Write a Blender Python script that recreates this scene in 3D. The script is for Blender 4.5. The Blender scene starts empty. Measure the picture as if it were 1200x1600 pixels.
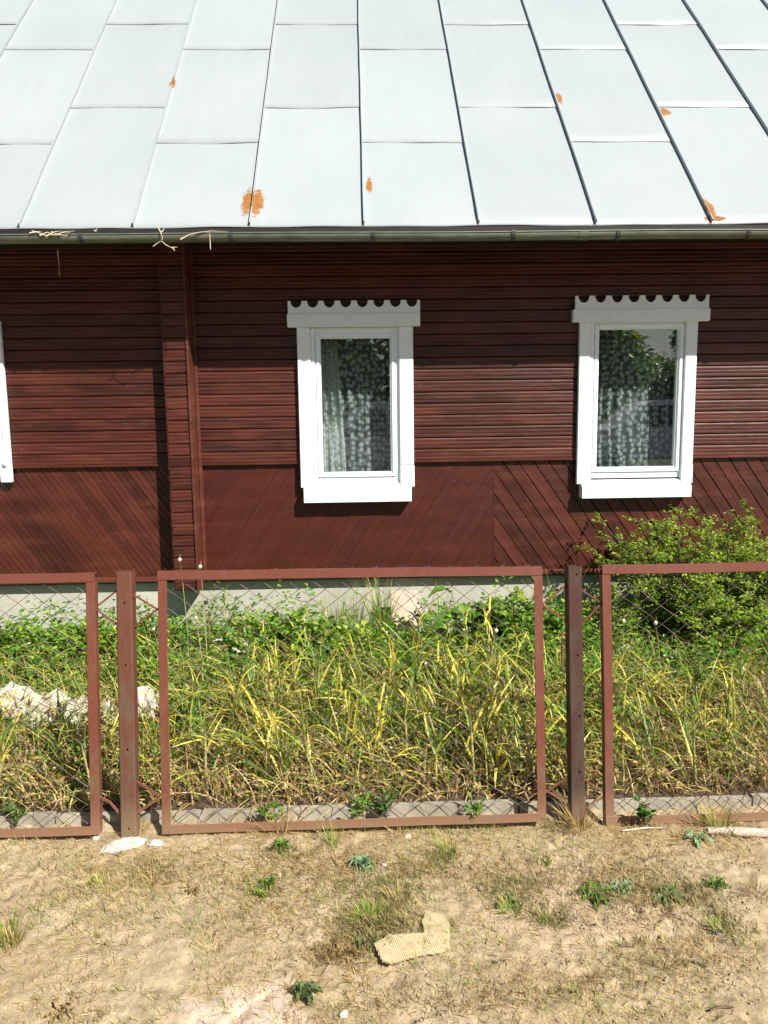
import bpy, bmesh, math, random
import numpy as np
from mathutils import Vector, Matrix, noise
rnd = random.Random(7)
nr = np.random.RandomState(7)
S = bpy.context.scene
COL = S.collection

# ------------------------------------------------------------------ camera, light, exposure
CAM = Vector((0, 0, 1.7)); FPX = 1200.0
PSI, PITCH, ROLL = map(math.radians, (1.6, 7.6, 0.75))
FW = Vector((math.sin(PSI)*math.cos(PITCH), math.cos(PSI)*math.cos(PITCH), -math.sin(PITCH)))
R0 = Vector((math.cos(PSI), -math.sin(PSI), 0)); U0 = R0.cross(FW)
RT = math.cos(ROLL)*R0 - math.sin(ROLL)*U0
UP = math.cos(ROLL)*U0 + math.sin(ROLL)*R0
cd = bpy.data.cameras.new('camera'); cam = bpy.data.objects.new('camera', cd); COL.objects.link(cam)
m = Matrix.Identity(4)
for i in range(3):
    m[i][0], m[i][1], m[i][2], m[i][3] = RT[i], UP[i], -FW[i], CAM[i]
cam.matrix_world = m
cd.sensor_fit = 'HORIZONTAL'; cd.sensor_width = 36; cd.lens = 36.0
cd.clip_start = 0.05; cd.clip_end = 2000
S.camera = cam

SUN_AZ, SUN_EL = math.radians(40), math.radians(43.0)      # azimuth right of the house's outward normal
SUN = Vector((math.sin(SUN_AZ)*math.cos(SUN_EL), -math.cos(SUN_AZ)*math.cos(SUN_EL), math.sin(SUN_EL)))
W = bpy.data.worlds.new('World'); S.world = W; W.use_nodes = True
wn = W.node_tree.nodes; wl = W.node_tree.links
bg = wn['Background']; sky = wn.new('ShaderNodeTexSky'); sky.sky_type = 'NISHITA'; sky.sun_disc = False
sky.sun_elevation = SUN_EL; sky.sun_rotation = math.atan2(SUN.x, SUN.y)
wl.new(sky.outputs[0], bg.inputs[0]); bg.inputs[1].default_value = 0.052
sd = bpy.data.lights.new('sun', 'SUN'); sd.energy = 5.0; sd.angle = math.radians(0.55); sd.color = (1, 0.945, 0.845)
sun = bpy.data.objects.new('sun', sd); COL.objects.link(sun)
sun.rotation_euler = SUN.to_track_quat('Z', 'Y').to_euler()
sun.location = (6, -6, 9)
S.view_settings.view_transform = 'Standard'; S.view_settings.look = 'None'
S.view_settings.gamma = 1; S.view_settings.exposure = 0.72
S.view_settings.use_curve_mapping = False

def ray(px, py):
    return FW + RT*((px-600)/FPX) + UP*((800-py)/FPX)
def at(px, py, Y):            # a photo measurement turned into a place on the plane y = Y
    d = ray(px, py); return CAM + d*(Y/d.y)
def ter(x, y):                # large form of the terrain
    if y < 3.05: return 0.0
    return 0.036 + 0.104*min(1, max(0, (y-3.1)/2.1))
def ground(px, py, z=0.0):
    d = ray(px, py)
    p = CAM + d*((z-1.7)/d.z)
    for _ in range(4):
        z2 = ter(p.x, p.y); p = CAM + d*((z2-1.7)/d.z)
    return p

# ------------------------------------------------------------------ helpers
def tag(o, label=None, cat=None, group=None, kind=None):
    if label: o['label'] = label
    if cat: o['category'] = cat
    if group: o['group'] = group
    if kind: o['kind'] = kind
    return o
def empty(name, loc=(0,0,0), rz=0):
    o = bpy.data.objects.new(name, None); COL.objects.link(o)
    o.location = loc; o.rotation_euler = (0,0,rz); o.empty_display_size = .05
    return o
def link(name, me, mat=None, parent=None, smooth=False):
    o = bpy.data.objects.new(name, me); COL.objects.link(o)
    if mat and not me.materials: me.materials.append(mat)
    if parent: o.parent = parent
    if smooth:
        me.polygons.foreach_set('use_smooth', [True]*len(me.polygons))
    return o
def bobj(name, bm, mat=None, parent=None, smooth=False):
    me = bpy.data.meshes.new(name); bm.to_mesh(me); bm.free()
    return link(name, me, mat, parent, smooth)
def pyobj(name, v, f, mat=None, parent=None, smooth=False):
    me = bpy.data.meshes.new(name); me.from_pydata(v, [], f); me.update()
    return link(name, me, mat, parent, smooth)
def npmesh(name, V, F, along=None, smooth=True):
    """V (n,3), F (m,k) same-size faces"""
    me = bpy.data.meshes.new(name); V = np.asarray(V, np.float32); F = np.asarray(F, np.int32)
    k = F.shape[1]; me.vertices.add(len(V)); me.vertices.foreach_set('co', V.ravel())
    me.loops.add(F.size); me.loops.foreach_set('vertex_index', F.ravel())
    me.polygons.add(len(F)); me.polygons.foreach_set('loop_start', np.arange(0, F.size, k, dtype=np.int32))
    me.update(calc_edges=True)
    if smooth: me.polygons.foreach_set('use_smooth', np.ones(len(F), bool))
    if along is not None:
        a = me.attributes.new('along', 'FLOAT', 'POINT'); a.data.foreach_set('value', np.asarray(along, np.float32).ravel())
    return me
def box(bm, x0, x1, y0, y1, z0, z1):
    vs = [bm.verts.new(p) for p in ((x0,y0,z0),(x1,y0,z0),(x1,y1,z0),(x0,y1,z0),(x0,y0,z1),(x1,y0,z1),(x1,y1,z1),(x0,y1,z1))]
    for f in ((0,3,2,1),(4,5,6,7),(0,1,5,4),(1,2,6,5),(2,3,7,6),(3,0,4,7)): bm.faces.new([vs[i] for i in f])
    return vs
def boxobj(name, x0, x1, y0, y1, z0, z1, mat, parent=None, bev=0.0, seg=2):
    bm = bmesh.new(); box(bm, min(x0,x1), max(x0,x1), min(y0,y1), max(y0,y1), min(z0,z1), max(z0,z1))
    if bev: bmesh.ops.bevel(bm, geom=bm.edges[:], offset=bev, segments=seg, affect='EDGES')
    return bobj(name, bm, mat, parent)
def tube_bm(bm, pts, rad, sides=6, cap=True):
    pts = [Vector(p) for p in pts]; n = len(pts)
    if not hasattr(rad, '__len__'): rad = [rad]*n
    rings = []; ref = Vector((0,0,1))
    for i, p in enumerate(pts):
        d = (pts[min(i+1,n-1)] - pts[max(i-1,0)])
        d = d.normalized() if d.length > 1e-9 else Vector((0,0,1))
        if abs(d.dot(ref)) > .95: ref = Vector((1,0,0)) if abs(d.x) < .9 else Vector((0,1,0))
        a = d.cross(ref).normalized(); b = a.cross(d)
        rings.append([bm.verts.new(p + (a*math.cos(2*math.pi*k/sides) + b*math.sin(2*math.pi*k/sides))*rad[i]) for k in range(sides)])
    for i in range(n-1):
        for k in range(sides):
            bm.faces.new((rings[i][k], rings[i][(k+1)%sides], rings[i+1][(k+1)%sides], rings[i+1][k]))
    if cap and sides > 2:
        bm.faces.new(rings[0]); bm.faces.new(rings[-1][::-1])
def tubeobj(name, pts, rad, mat, parent=None, sides=6):
    bm = bmesh.new(); tube_bm(bm, pts, rad, sides); return bobj(name, bm, mat, parent, True)

# ------------------------------------------------------------------ materials
class Mat:
    def __init__(s, name):
        s.m = bpy.data.materials.new(name); s.m.use_nodes = True
        s.n = s.m.node_tree.nodes; s.l = s.m.node_tree.links
        s.p = s.n['Principled BSDF']; s.out = s.n['Material Output']
    def new(s, t, **k):
        n = s.n.new(t)
        for a, b in k.items(): setattr(n, a, b)
        return n
    def link(s, a, b): s.l.new(a, b)
    def coord(s, kind='Object', scale=(1,1,1), loc=(0,0,0)):
        if kind == 'World':
            o = s.new('ShaderNodeNewGeometry').outputs['Position']
        else:
            o = s.new('ShaderNodeTexCoord').outputs[kind]
        mp = s.new('ShaderNodeMapping'); mp.inputs['Scale'].default_value = scale; mp.inputs['Location'].default_value = loc
        s.link(o, mp.inputs[0]); return mp.outputs[0]
    def noise(s, vec, scale=5, detail=6, rough=.6, dist=0):
        n = s.new('ShaderNodeTexNoise'); n.inputs['Scale'].default_value = scale; n.inputs['Detail'].default_value = detail
        n.inputs['Roughness'].default_value = rough; n.inputs['Distortion'].default_value = dist
        s.link(vec, n.inputs['Vector']); return n.outputs['Fac']
    def ramp(s, fac, stops, interp='LINEAR'):
        r = s.new('ShaderNodeValToRGB'); r.color_ramp.interpolation = interp
        e = r.color_ramp.elements
        while len(e) < len(stops): e.new(.5)
        for i, (p, c) in enumerate(stops):
            e[i].position = p; e[i].color = (*c, 1) if len(c) == 3 else c
        s.link(fac, r.inputs[0]); return r.outputs[0]
    def mix(s, fac, a, b, typ='MIX'):
        x = s.new('ShaderNodeMix', data_type='RGBA', blend_type=typ)
        for v, i in ((fac, 0), (a, 6), (b, 7)):
            if isinstance(v, bpy.types.NodeSocket): s.link(v, x.inputs[i])
            elif i == 0: x.inputs[0].default_value = v
            else: x.inputs[i].default_value = (*v, 1)
        return x.outputs[2]
    def math(s, op, a, b=0.0, c=None):
        x = s.new('ShaderNodeMath', operation=op)
        for i, v in enumerate((a, b, c)):
            if v is None: continue
            if isinstance(v, bpy.types.NodeSocket): s.link(v, x.inputs[i])
            else: x.inputs[i].default_value = v
        return x.outputs[0]
    def bump(s, h, strength=.3, dist=.01, prev=None):
        b = s.new('ShaderNodeBump'); b.inputs['Strength'].default_value = strength; b.inputs['Distance'].default_value = dist
        s.link(h, b.inputs['Height'])
        if prev: s.link(prev, b.inputs['Normal'])
        s.link(b.outputs[0], s.p.inputs['Normal']); return b.outputs[0]
    def set(s, color=None, rough=None, metal=None, spec=None):
        if color is not None:
            if isinstance(color, bpy.types.NodeSocket): s.link(color, s.p.inputs['Base Color'])
            else: s.p.inputs['Base Color'].default_value = (*color, 1)
        if rough is not None:
            if isinstance(rough, bpy.types.NodeSocket): s.link(rough, s.p.inputs['Roughness'])
            else: s.p.inputs['Roughness'].default_value = rough
        if metal is not None: s.p.inputs['Metallic'].default_value = metal
        if spec is not None: s.p.inputs['Specular IOR Level'].default_value = spec
        return s.m
    def objrand(s): return s.new('ShaderNodeObjectInfo').outputs['Random']
    def island(s): return s.new('ShaderNodeNewGeometry').outputs['Random Per Island']

def wood_paint(name, dark, light, rough=(.36,.52), bump=.35, worn=True, vary=.7):
    M = Mat(name)
    r = M.objrand()
    mp = M.new('ShaderNodeMapping'); tc = M.new('ShaderNodeTexCoord')
    M.link(tc.outputs['Object'], mp.inputs[0]); mp.inputs['Scale'].default_value = (1.0, 14, 26)
    sh = M.new('ShaderNodeCombineXYZ')
    for i in range(3): M.link(M.math('MULTIPLY', r, 13.7+i*7), sh.inputs[i])
    M.link(sh.outputs[0], mp.inputs['Location'])
    g = M.noise(mp.outputs[0], 3.2, 8, .65, .4)
    c1 = M.ramp(g, [(.3, dark), (.75, light)])
    hv = M.new('ShaderNodeHueSaturation'); M.link(c1, hv.inputs['Color'])
    M.link(M.math('MULTIPLY_ADD', r, vary, 1-vary/2), hv.inputs['Value'])
    col = hv.outputs[0]
    if worn:
        w = M.noise(M.coord('World', (1.6, 3, 9)), 1.3, 5, .65)
        col = M.mix(M.ramp(w, [(.46, (0,0,0)), (.72, (.6,.6,.6))]), col, (light[0]*1.5, light[1]*1.75, light[2]*1.8))
        sp = M.noise(M.coord('World', (1, 1, 1)), 55, 2, .5)
        col = M.mix(M.ramp(sp, [(.74, (0,0,0)), (.79, (.55,.55,.55))]), col, (.26, .2, .17))
    rg = M.ramp(M.noise(mp.outputs[0], 2, 3), [(.35, (rough[0],)*3), (.7, (rough[1],)*3)])
    M.set(col, rg, spec=.4)
    fine = M.noise(mp.outputs[0], 9, 5, .6)
    b = M.bump(g, bump, .004); M.bump(fine, bump*.6, .0015, b)
    return M.m
M_BOARD = wood_paint('brown_gloss_paint', (.027,.0062,.0040), (.098,.0235,.0140))
M_BOARD2 = wood_paint('brown_red_paint', (.044,.0078,.0046), (.066,.0120,.0070), (.42,.56), .12, True, .18)
M_TRIM = wood_paint('brown_trim_paint', (.070,.018,.011), (.13,.037,.023), (.4,.6), .3)
def white_paint(name, c, rough, dirt):
    M = Mat(name)
    n = M.noise(M.coord('World', (2,2,2)), 6, 6, .65)
    col = M.mix(M.ramp(n, [(.5,(0,0,0)), (.85,(dirt,)*3)]), c, (c[0]*.72, c[1]*.7, c[2]*.63))
    st = M.noise(M.coord('World', (30,30,3)), 3, 4)
    col = M.mix(M.ramp(st, [(.6,(0,0,0)), (.8,(dirt*.5,)*3)]), col, (.55,.52,.46))
    M.set(col, rough); M.bump(M.noise(M.coord('Object', (4,30,30)), 5, 4), .1, .002)
    return M.m
M_WHITE = white_paint('white_wood_paint', (.83,.885,.93), .45, .4)
M_PVC = white_paint('white_window_plastic', (.83,.885,.93), .25, .15)

M = Mat('clear_glass')
tr = M.new('ShaderNodeBsdfTransparent'); gl = M.new('ShaderNodeBsdfGlossy'); gl.inputs['Roughness'].default_value = .0
tr.inputs[0].default_value = (.93,.96,.95,1)
fr = M.new('ShaderNodeFresnel'); fr.inputs[0].default_value = 3.0
lw = M.ramp(M.math('MULTIPLY', fr.outputs[0], 1.0), [(0,(0,0,0)), (1,(1,1,1))])
geo = M.new('ShaderNodeNewGeometry')
fac = M.math('MULTIPLY', fr.outputs[0], M.math('SUBTRACT', 1.0, geo.outputs['Backfacing']))
bmp = M.new('ShaderNodeBump'); bmp.inputs['Strength'].default_value = .03; bmp.inputs['Distance'].default_value = .01
M.link(M.noise(M.coord('World'), 2.2, 2), bmp.inputs['Height']); M.link(bmp.outputs[0], gl.inputs['Normal'])
mx = M.new('ShaderNodeMixShader'); M.link(fac, mx.inputs[0]); M.link(tr.outputs[0], mx.inputs[1]); M.link(gl.outputs[0], mx.inputs[2])
M.link(mx.outputs[0], M.out.inputs[0]); M_GLASS = M.m

# flower lace
M = Mat('flower_lace')
uv = M.coord('Object', (1, .001, 1))
wob = M.new('ShaderNodeTexVoronoi', voronoi_dimensions='2D', feature='F1')
sx = M.new('ShaderNodeSeparateXYZ'); M.link(uv, sx.inputs[0])
cx = M.new('ShaderNodeCombineXYZ'); M.link(sx.outputs[0], cx.inputs[0]); M.link(sx.outputs[2], cx.inputs[1])
wob.inputs['Scale'].default_value = 27; wob.inputs['Randomness'].default_value = .75
M.link(cx.outputs[0], wob.inputs['Vector'])
sub = M.new('ShaderNodeVectorMath', operation='SUBTRACT')
sc = M.new('ShaderNodeVectorMath', operation='SCALE'); sc.inputs['Scale'].default_value = 1
M.link(cx.outputs[0], sub.inputs[0]); M.link(wob.outputs['Position'], sub.inputs[1])
s2 = M.new('ShaderNodeSeparateXYZ'); M.link(sub.outputs[0], s2.inputs[0])
ang = M.math('ARCTAN2', s2.outputs[0], s2.outputs[1])
s3 = M.new('ShaderNodeSeparateXYZ'); M.link(wob.outputs['Color'], s3.inputs[0])
pet = M.math('ABSOLUTE', M.math('COSINE', M.math('MULTIPLY_ADD', ang, 2.5, M.math('MULTIPLY', s3.outputs[0], 6.3))))
R_ = M.math('MULTIPLY_ADD', pet, .0105, .006)
ln = M.new('ShaderNodeVectorMath', operation='LENGTH'); M.link(sub.outputs[0], ln.inputs[0])
fl = M.math('LESS_THAN', ln.outputs['Value'], R_)
hole = M.math('LESS_THAN', ln.outputs['Value'], .0028)
fl = M.math('SUBTRACT', fl, hole)
dens = M.math('MULTIPLY_ADD', M.math('MAXIMUM', fl, 0), .58, .2)
df = M.new('ShaderNodeBsdfDiffuse'); df.inputs[0].default_value = (.72,.80,.82,1)
tl = M.new('ShaderNodeBsdfTranslucent'); tl.inputs[0].default_value = (.7,.72,.7,1)
a1 = M.new('ShaderNodeMixShader'); a1.inputs[0].default_value = .35; M.link(df.outputs[0], a1.inputs[1]); M.link(tl.outputs[0], a1.inputs[2])
t2 = M.new('ShaderNodeBsdfTransparent')
a2 = M.new('ShaderNodeMixShader'); M.link(dens, a2.inputs[0]); M.link(t2.outputs[0], a2.inputs[1]); M.link(a1.outputs[0], a2.inputs[2])
M.link(a2.outputs[0], M.out.inputs[0]); M_LACE = M.m

def concrete(name, c, d=.25, sc=6):
    M = Mat(name); v = M.coord('World')
    n = M.noise(v, sc, 8, .65); n2 = M.noise(v, sc*12, 4)
    col = M.ramp(n, [(.3, tuple(x*(1-d) for x in c)), (.7, tuple(min(1,x*(1+d)) for x in c))])
    col = M.mix(M.ramp(n2, [(.55,(0,0,0)), (.75,(.4,.4,.4))]), col, tuple(x*.6 for x in c))
    M.set(col, .9, spec=.2); b = M.bump(n, .4, .02); M.bump(n2, .3, .004, b); return M.m
M_FOUND = concrete('grey_render', (.43,.425,.365), .16, 3)
M_CURB = concrete('grey_concrete', (.34,.31,.25), .25, 7)
M_RUBBLE = concrete('pale_concrete', (.60,.54,.46), .2, 12)
M_SLAB = concrete('pinkish_slab', (.60,.46,.38), .1, 5)

# roof sheet with rust spots at their own places
M = Mat('pale_blue_grey_roof_paint'); v = M.coord('World')
n1 = M.noise(M.coord('World', (1,1,1)), 1.1, 5, .55); n2 = M.noise(M.coord('World', (12,1.2,1.2)), 2.0, 5)
rr = M.objrand()
col = M.ramp(n1, [(.3,(.335,.374,.395)), (.7,(.368,.408,.428))])
col = M.mix(M.ramp(n2, [(.45,(0,0,0)), (.8,(.35,.35,.35))]), col, (.315,.348,.364))
hv = M.new('ShaderNodeHueSaturation'); M.link(col, hv.inputs['Color']); M.link(M.math('MULTIPLY_ADD', rr, .07, .965), hv.inputs['Value'])
M_ROOFM = M; roof_col = hv.outputs[0]
M = Mat('seam_shade_grime'); M.set(M.ramp(M.noise(M.coord('World'), 14, 4), [(.35,(.17,.19,.2)), (.65,(.3,.33,.345))]), .8); M_SHADE_GRIME = M.m  # dark colour painting the shadow lines of the roof seams

M = Mat('zinc_gutter'); v = M.coord('World', (1,1,1))
M.set(M.ramp(M.noise(M.coord('World',(2,6,6)), 4, 6), [(.35,(.13,.15,.12)), (.7,(.22,.245,.2))]), .5, .35); M_GUT = M.m
M = Mat('dark_soffit_wood'); M.set(M.ramp(M.noise(M.coord('World',(1,10,10)), 3, 5), [(.3,(.010,.007,.006)), (.7,(.026,.017,.013))]), .7); M_SOFFIT = M.m
M = Mat('bracket_metal'); M.set((.07,.075,.07), .55, .4); M_BRACK = M.m

def rusty(name, base, rust, amount, rough=.6, lo=.45, streak=.25):
    M = Mat(name); v = M.coord('World', (1,1,.6))
    n = M.noise(v, 9, 8, .7); n2 = M.noise(v, 70, 4, .6); r = M.objrand()
    base2 = M.mix(M.ramp(n2, [(.4,(0,0,0)), (.7,(.5,.5,.5))]), base, tuple(x*.8 for x in base))
    z = M.new('ShaderNodeSeparateXYZ'); M.link(M.new('ShaderNodeNewGeometry').outputs['Position'], z.inputs[0])
    low = M.math('MULTIPLY', M.math('SUBTRACT', .75, z.outputs[2]), amount)
    sv = M.noise(M.coord('World', (26,26,2.2)), 2.2, 6, .7)
    low = M.math('ADD', low, M.math('MULTIPLY_ADD', sv, streak, -.5*streak))
    f = M.ramp(M.math('ADD', n, low), [(lo,(0,0,0)), (lo+.2,(1,1,1))])
    col = M.mix(f, base2, M.mix(n2, rust, tuple(x*1.9 for x in rust)))
    dz = M.math('ADD', z.outputs[2], M.math('MULTIPLY', n, .12))
    col = M.mix(M.ramp(dz, [(.05,(.62,.62,.62)), (.22,(0,0,0))]), col, (.30,.195,.12))
    M.set(col, M.ramp(n, [(.3,(rough-.12,)*3), (.7,(rough+.2,)*3)]), 0, .4)
    b = M.bump(n, .25, .004); M.bump(n2, .35, .0015, b); return M.m
M_FRAME = rusty('red_brown_fence_paint', (.155,.047,.030), (.105,.055,.033), .16, .5, .53)
M_POST = rusty('rusty_post_paint', (.125,.042,.025), (.075,.046,.031), .34, .6, .50, 1.2)
M_POST2 = rusty('dark_rusty_post_paint', (.060,.021,.016), (.040,.028,.020), .3, .6, .48, 1.2)
M = Mat('old_zinc_wire'); M.set(M.ramp(M.noise(M.coord('World'), 12, 5), [(.4,(.12,.085,.065)), (.6,(.24,.21,.18))]), .45, .5); M_WIRE = M.m
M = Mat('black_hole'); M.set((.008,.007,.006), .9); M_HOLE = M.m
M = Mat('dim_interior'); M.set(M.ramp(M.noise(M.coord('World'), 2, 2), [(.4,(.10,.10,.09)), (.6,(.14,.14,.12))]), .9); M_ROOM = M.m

# soils
def soil(name, a, b, c, sc=3.0, b1=.5):
    M = Mat(name); v = M.coord('World')
    n = M.noise(v, sc, 10, .65); n2 = M.noise(v, 45, 6, .7); n3 = M.noise(v, 190, 3, .6)
    col = M.ramp(n, [(.32, b), (.5, a), (.68, c)])
    col = M.mix(M.ramp(n2, [(.42,(.55,.55,.55)), (.6,(0,0,0))]), col, tuple(x*.62 for x in a))
    col = M.mix(M.ramp(n3, [(.35,(.4,.4,.4)), (.6,(0,0,0))]), col, tuple(x*.45 for x in a))
    M.set(col, .95, spec=.15)
    q = M.bump(n2, b1, .012); M.bump(n3, .4, .004, q); return M, col
Ms, c_ = soil('dry_sand', (.475,.372,.235), (.37,.275,.165), (.56,.455,.315)); 
g_ = Ms.noise(Ms.coord('World', loc=(3.3,1.2,0)), .9, 5, .6)
c2_ = Ms.mix(Ms.ramp(g_, [(.52,(0,0,0)), (.66,(.5,.5,.5))]), c_, (.56,.43,.34))
pd_ = Ms.new('ShaderNodeVectorMath', operation='DISTANCE'); Ms.link(Ms.new('ShaderNodeNewGeometry').outputs['Position'], pd_.inputs[0]); pd_.inputs[1].default_value = (-.36, 1.93, 0)
pm_ = Ms.math('ADD', Ms.math('MULTIPLY', pd_.outputs['Value'], -3.0), Ms.math('MULTIPLY_ADD', Ms.noise(Ms.coord('World'), 5, 5), 1.6, .0))
c2_ = Ms.mix(Ms.ramp(pm_, [(.15,(0,0,0)), (.4,(.85,.85,.85))]), c2_, (.62,.49,.40))
Ms.set(c2_); M_SAND = Ms.m
M_SOIL = soil('garden_soil', (.13,.09,.056), (.07,.048,.03), (.21,.155,.10), 5, .7)[0].m

def leafmat(name, stops, tip=None, transl=.35, rough=.5, by='island', gloss=.35, tipstart=.5):
    M = Mat(name)
    r = M.island() if by == 'island' else M.objrand()
    col = M.ramp(r, stops)
    v = M.noise(M.coord('World'), 30, 3)
    col = M.mix(M.ramp(v, [(.35,(.45,.45,.45)), (.6,(0,0,0))]), col, tuple(x*.75 for x in stops[0][1]))
    if tip:
        at_ = M.new('ShaderNodeAttribute', attribute_name='along')
        al = M.math('ADD', at_.outputs['Fac'], M.math('MULTIPLY_ADD', r, .7, -.35))
        al = M.math('ADD', al, M.math('MULTIPLY_ADD', v, .6, -.3))
        col = M.mix(M.ramp(al, [(tipstart,(0,0,0)), (min(1,tipstart+.3),(1,1,1))]), col, tip)
    M.set(col, rough, spec=gloss)
    t = M.new('ShaderNodeBsdfTranslucent'); M.link(col, t.inputs[0])
    x = M.new('ShaderNodeMixShader'); x.inputs[0].default_value = transl
    M.link(M.p.outputs[0], x.inputs[1]); M.link(t.outputs[0], x.inputs[2]); M.link(x.outputs[0], M.out.inputs[0])
    return M.m
M_GARLIC = leafmat('yellowing_garlic_leaf', [(0,(.06,.17,.025)), (.22,(.15,.31,.035)), (.4,(.40,.48,.045)), (.65,(.74,.66,.07)), (1,(.62,.46,.15))], (.74,.62,.10), .3, .4, 'object', .5, .4)
M_STALK = leafmat('pale_stalk', [(0,(.30,.36,.12)), (.5,(.52,.47,.22)), (1,(.55,.43,.24))], None, .15, .5, 'object')
M_GREEN = leafmat('fresh_green_leaf', [(0,(.055,.17,.018)), (.4,(.14,.31,.03)), (.75,(.24,.43,.045)), (1,(.46,.54,.07))], None, .35, .4)
M_LIME = leafmat('bush_leaf', [(0,(.14,.27,.025)), (.5,(.32,.50,.045)), (1,(.60,.66,.12))], None, .42, .4)
M_DARKG = leafmat('dark_green_leaf', [(0,(.03,.10,.016)), (.6,(.08,.20,.028)), (1,(.18,.32,.045))], None, .25, .4)
M_TEAL = leafmat('blue_green_leaf', [(0,(.12,.2,.10)), (1,(.2,.29,.14))], None, .2, .6)
M_GRASS = leafmat('green_grass_blade', [(0,(.08,.20,.025)), (.5,(.22,.38,.045)), (1,(.58,.58,.10))], (.62,.54,.15), .3, .5, tipstart=.6)
M_STRAW = leafmat('straw_blade', [(0,(.27,.15,.055)), (.35,(.52,.36,.13)), (.75,(.66,.51,.19)), (1,(.72,.60,.32))], None, .2, .6)
M_DRY = leafmat('dried_brown_leaf', [(0,(.13,.07,.03)), (.4,(.28,.18,.08)), (.8,(.48,.35,.15)), (1,(.58,.46,.17))], None, .2, .6)
M = Mat('pale_flower_head'); M.set(M.ramp(M.noise(M.coord('Object'), 160, 3), [(.4,(.42,.38,.26)), (.6,(.66,.60,.46))]), .8); M.bump(M.noise(M.coord('Object'), 220, 2), 1, .004); M_HEAD = M.m
M = Mat('bark'); M.set(M.ramp(M.noise(M.coord('World',(20,20,5)), 3, 5), [(.3,(.07,.05,.03)), (.7,(.19,.14,.09))]), .85); M_BARK = M.m
M = Mat('dry_pale_twig'); M.set(M.ramp(M.noise(M.coord('World'), 60, 3), [(.3,(.42,.35,.25)), (.7,(.68,.60,.48))]), .8); M_TWIG = M.m

# ------------------------------------------------------------------ ground
def axis(spec):
    out = []
    for a, b, st in spec:
        n = max(1, int(round((b-a)/st))); out += [a + (b-a)*i/n for i in range(n)]
    out.append(spec[-1][1]); return out
def grid_mesh(name, xs, ys, hf, mat):
    nx, ny = len(xs), len(ys)
    V = [(x, y, hf(x, y)) for y in ys for x in xs]
    i = np.arange(nx*ny).reshape(ny, nx)
    F = np.stack([i[:-1,:-1].ravel(), i[:-1,1:].ravel(), i[1:,1:].ravel(), i[1:,:-1].ravel()], 1)
    me = npmesh(name, V, F); return link(name, me, mat)
def h_sand(x, y):
    if y > 3.1 or y < 1.2 or abs(x) > 3.6: 
        return -.02
    p = Vector((x*2.2, y*2.2, 0)); q = Vector((x*14, y*14, 3)); r = Vector((x*45, y*45, 7))
    h = .012*noise.noise(p) + .006*noise.noise(q) + .0045*noise.noise(r)
    c = noise.noise(Vector((x*22, y*22, 11)))
    h += .016*max(0, c-.2) + .010*max(0, noise.noise(Vector((x*38, y*38, 21)))-.1) - .034*max(0, noise.noise(Vector((x*15, y*15, 31)))-.22) + .012*max(0, noise.noise(Vector((x*9, y*9, 41))))
    f = min(1, (y-1.2)/.4)
    h -= .012*math.exp(-((y-2.96)/.04)**2)
    return h*f - .02*(1-f)
def h_soil(x, y):
    return ter(x, y) + min(1, (y-3.0)*6)*.02*noise.noise(Vector((x*3, y*3, 0))) + .016*noise.noise(Vector((x*12, y*12, 5))) + .006*noise.noise(Vector((x*35, y*35, 5)))
xs = axis([(-600,-60,90), (-60,-3.6,8), (-3.6,-2.1,.05), (-2.1,2.1,.0115), (2.1,3.6,.05), (3.6,60,8), (60,600,90)])
ys = axis([(-600,-60,90), (-60,1.2,6), (1.2,1.75,.05), (1.75,3.1,.0125), (3.1,12,.8), (12,60,8), (60,600,90)])
tag(grid_mesh('sandy_ground', xs, ys, h_sand, M_SAND), kind='structure')
xs = axis([(-7,-3.2,.2), (-3.2,3.2,.025), (3.2,7,.2)]); ys = axis([(3.062,5.6,.025)])
tag(grid_mesh('garden_soil', xs, ys, h_soil, M_SOIL), kind='structure')

M = Mat('added_dark_turf'); v = M.coord('World'); M.set(M.ramp(M.noise(v, 1.5, 8, .7), [(.3,(.035,.055,.018)), (.7,(.10,.115,.045))]), .95); M.bump(M.noise(v, 20, 5), .6, .04); M_TURF = M.m
xs = axis([(-600,-60,90), (-60,60,4), (60,600,90)]); ys = axis([(-600,-60,90), (-60,-2.2,3)])
tag(grid_mesh('added_dark_meadow', xs, ys, lambda x, y: .01 + .03*noise.noise(Vector((x*.3,y*.3,2))), M_TURF), kind='structure')  # unseen dark ground behind the camera, added to cut bounce onto the wall
M = Mat('added_street_asphalt'); v = M.coord('World'); M.set(M.ramp(M.noise(v, 60, 5, .7), [(.35,(.045,.045,.047)), (.65,(.085,.083,.08))]), .9); M_ASPH = M.m
xs = axis([(-200,200,20)]); tag(grid_mesh('street', xs, [-8.0,-1.4], lambda x, y: .045, M_ASPH), kind='structure')  # unseen dark road sheet, added against the same bounce light

# ------------------------------------------------------------------ house
house = empty('wooden_house', (0, 5.4, 0))
tag(house, 'brown wooden house with pale metal roof, white framed windows and grey foundation', 'house')
house.rotation_euler = (0,0,0)
HP = house
def hp(o):                       # parent keeping world coordinates
    o.parent = house; o.matrix_parent_inverse = Matrix.Translation(-house.location); return o
def sub(o, par):
    o.parent = par; return o
YU, YL = 5.355, 5.377            # faces of the upper and the lower cladding
ZB = 1.343                       # belt between them
ZTOP = 2.80
ZBASE = .545
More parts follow.
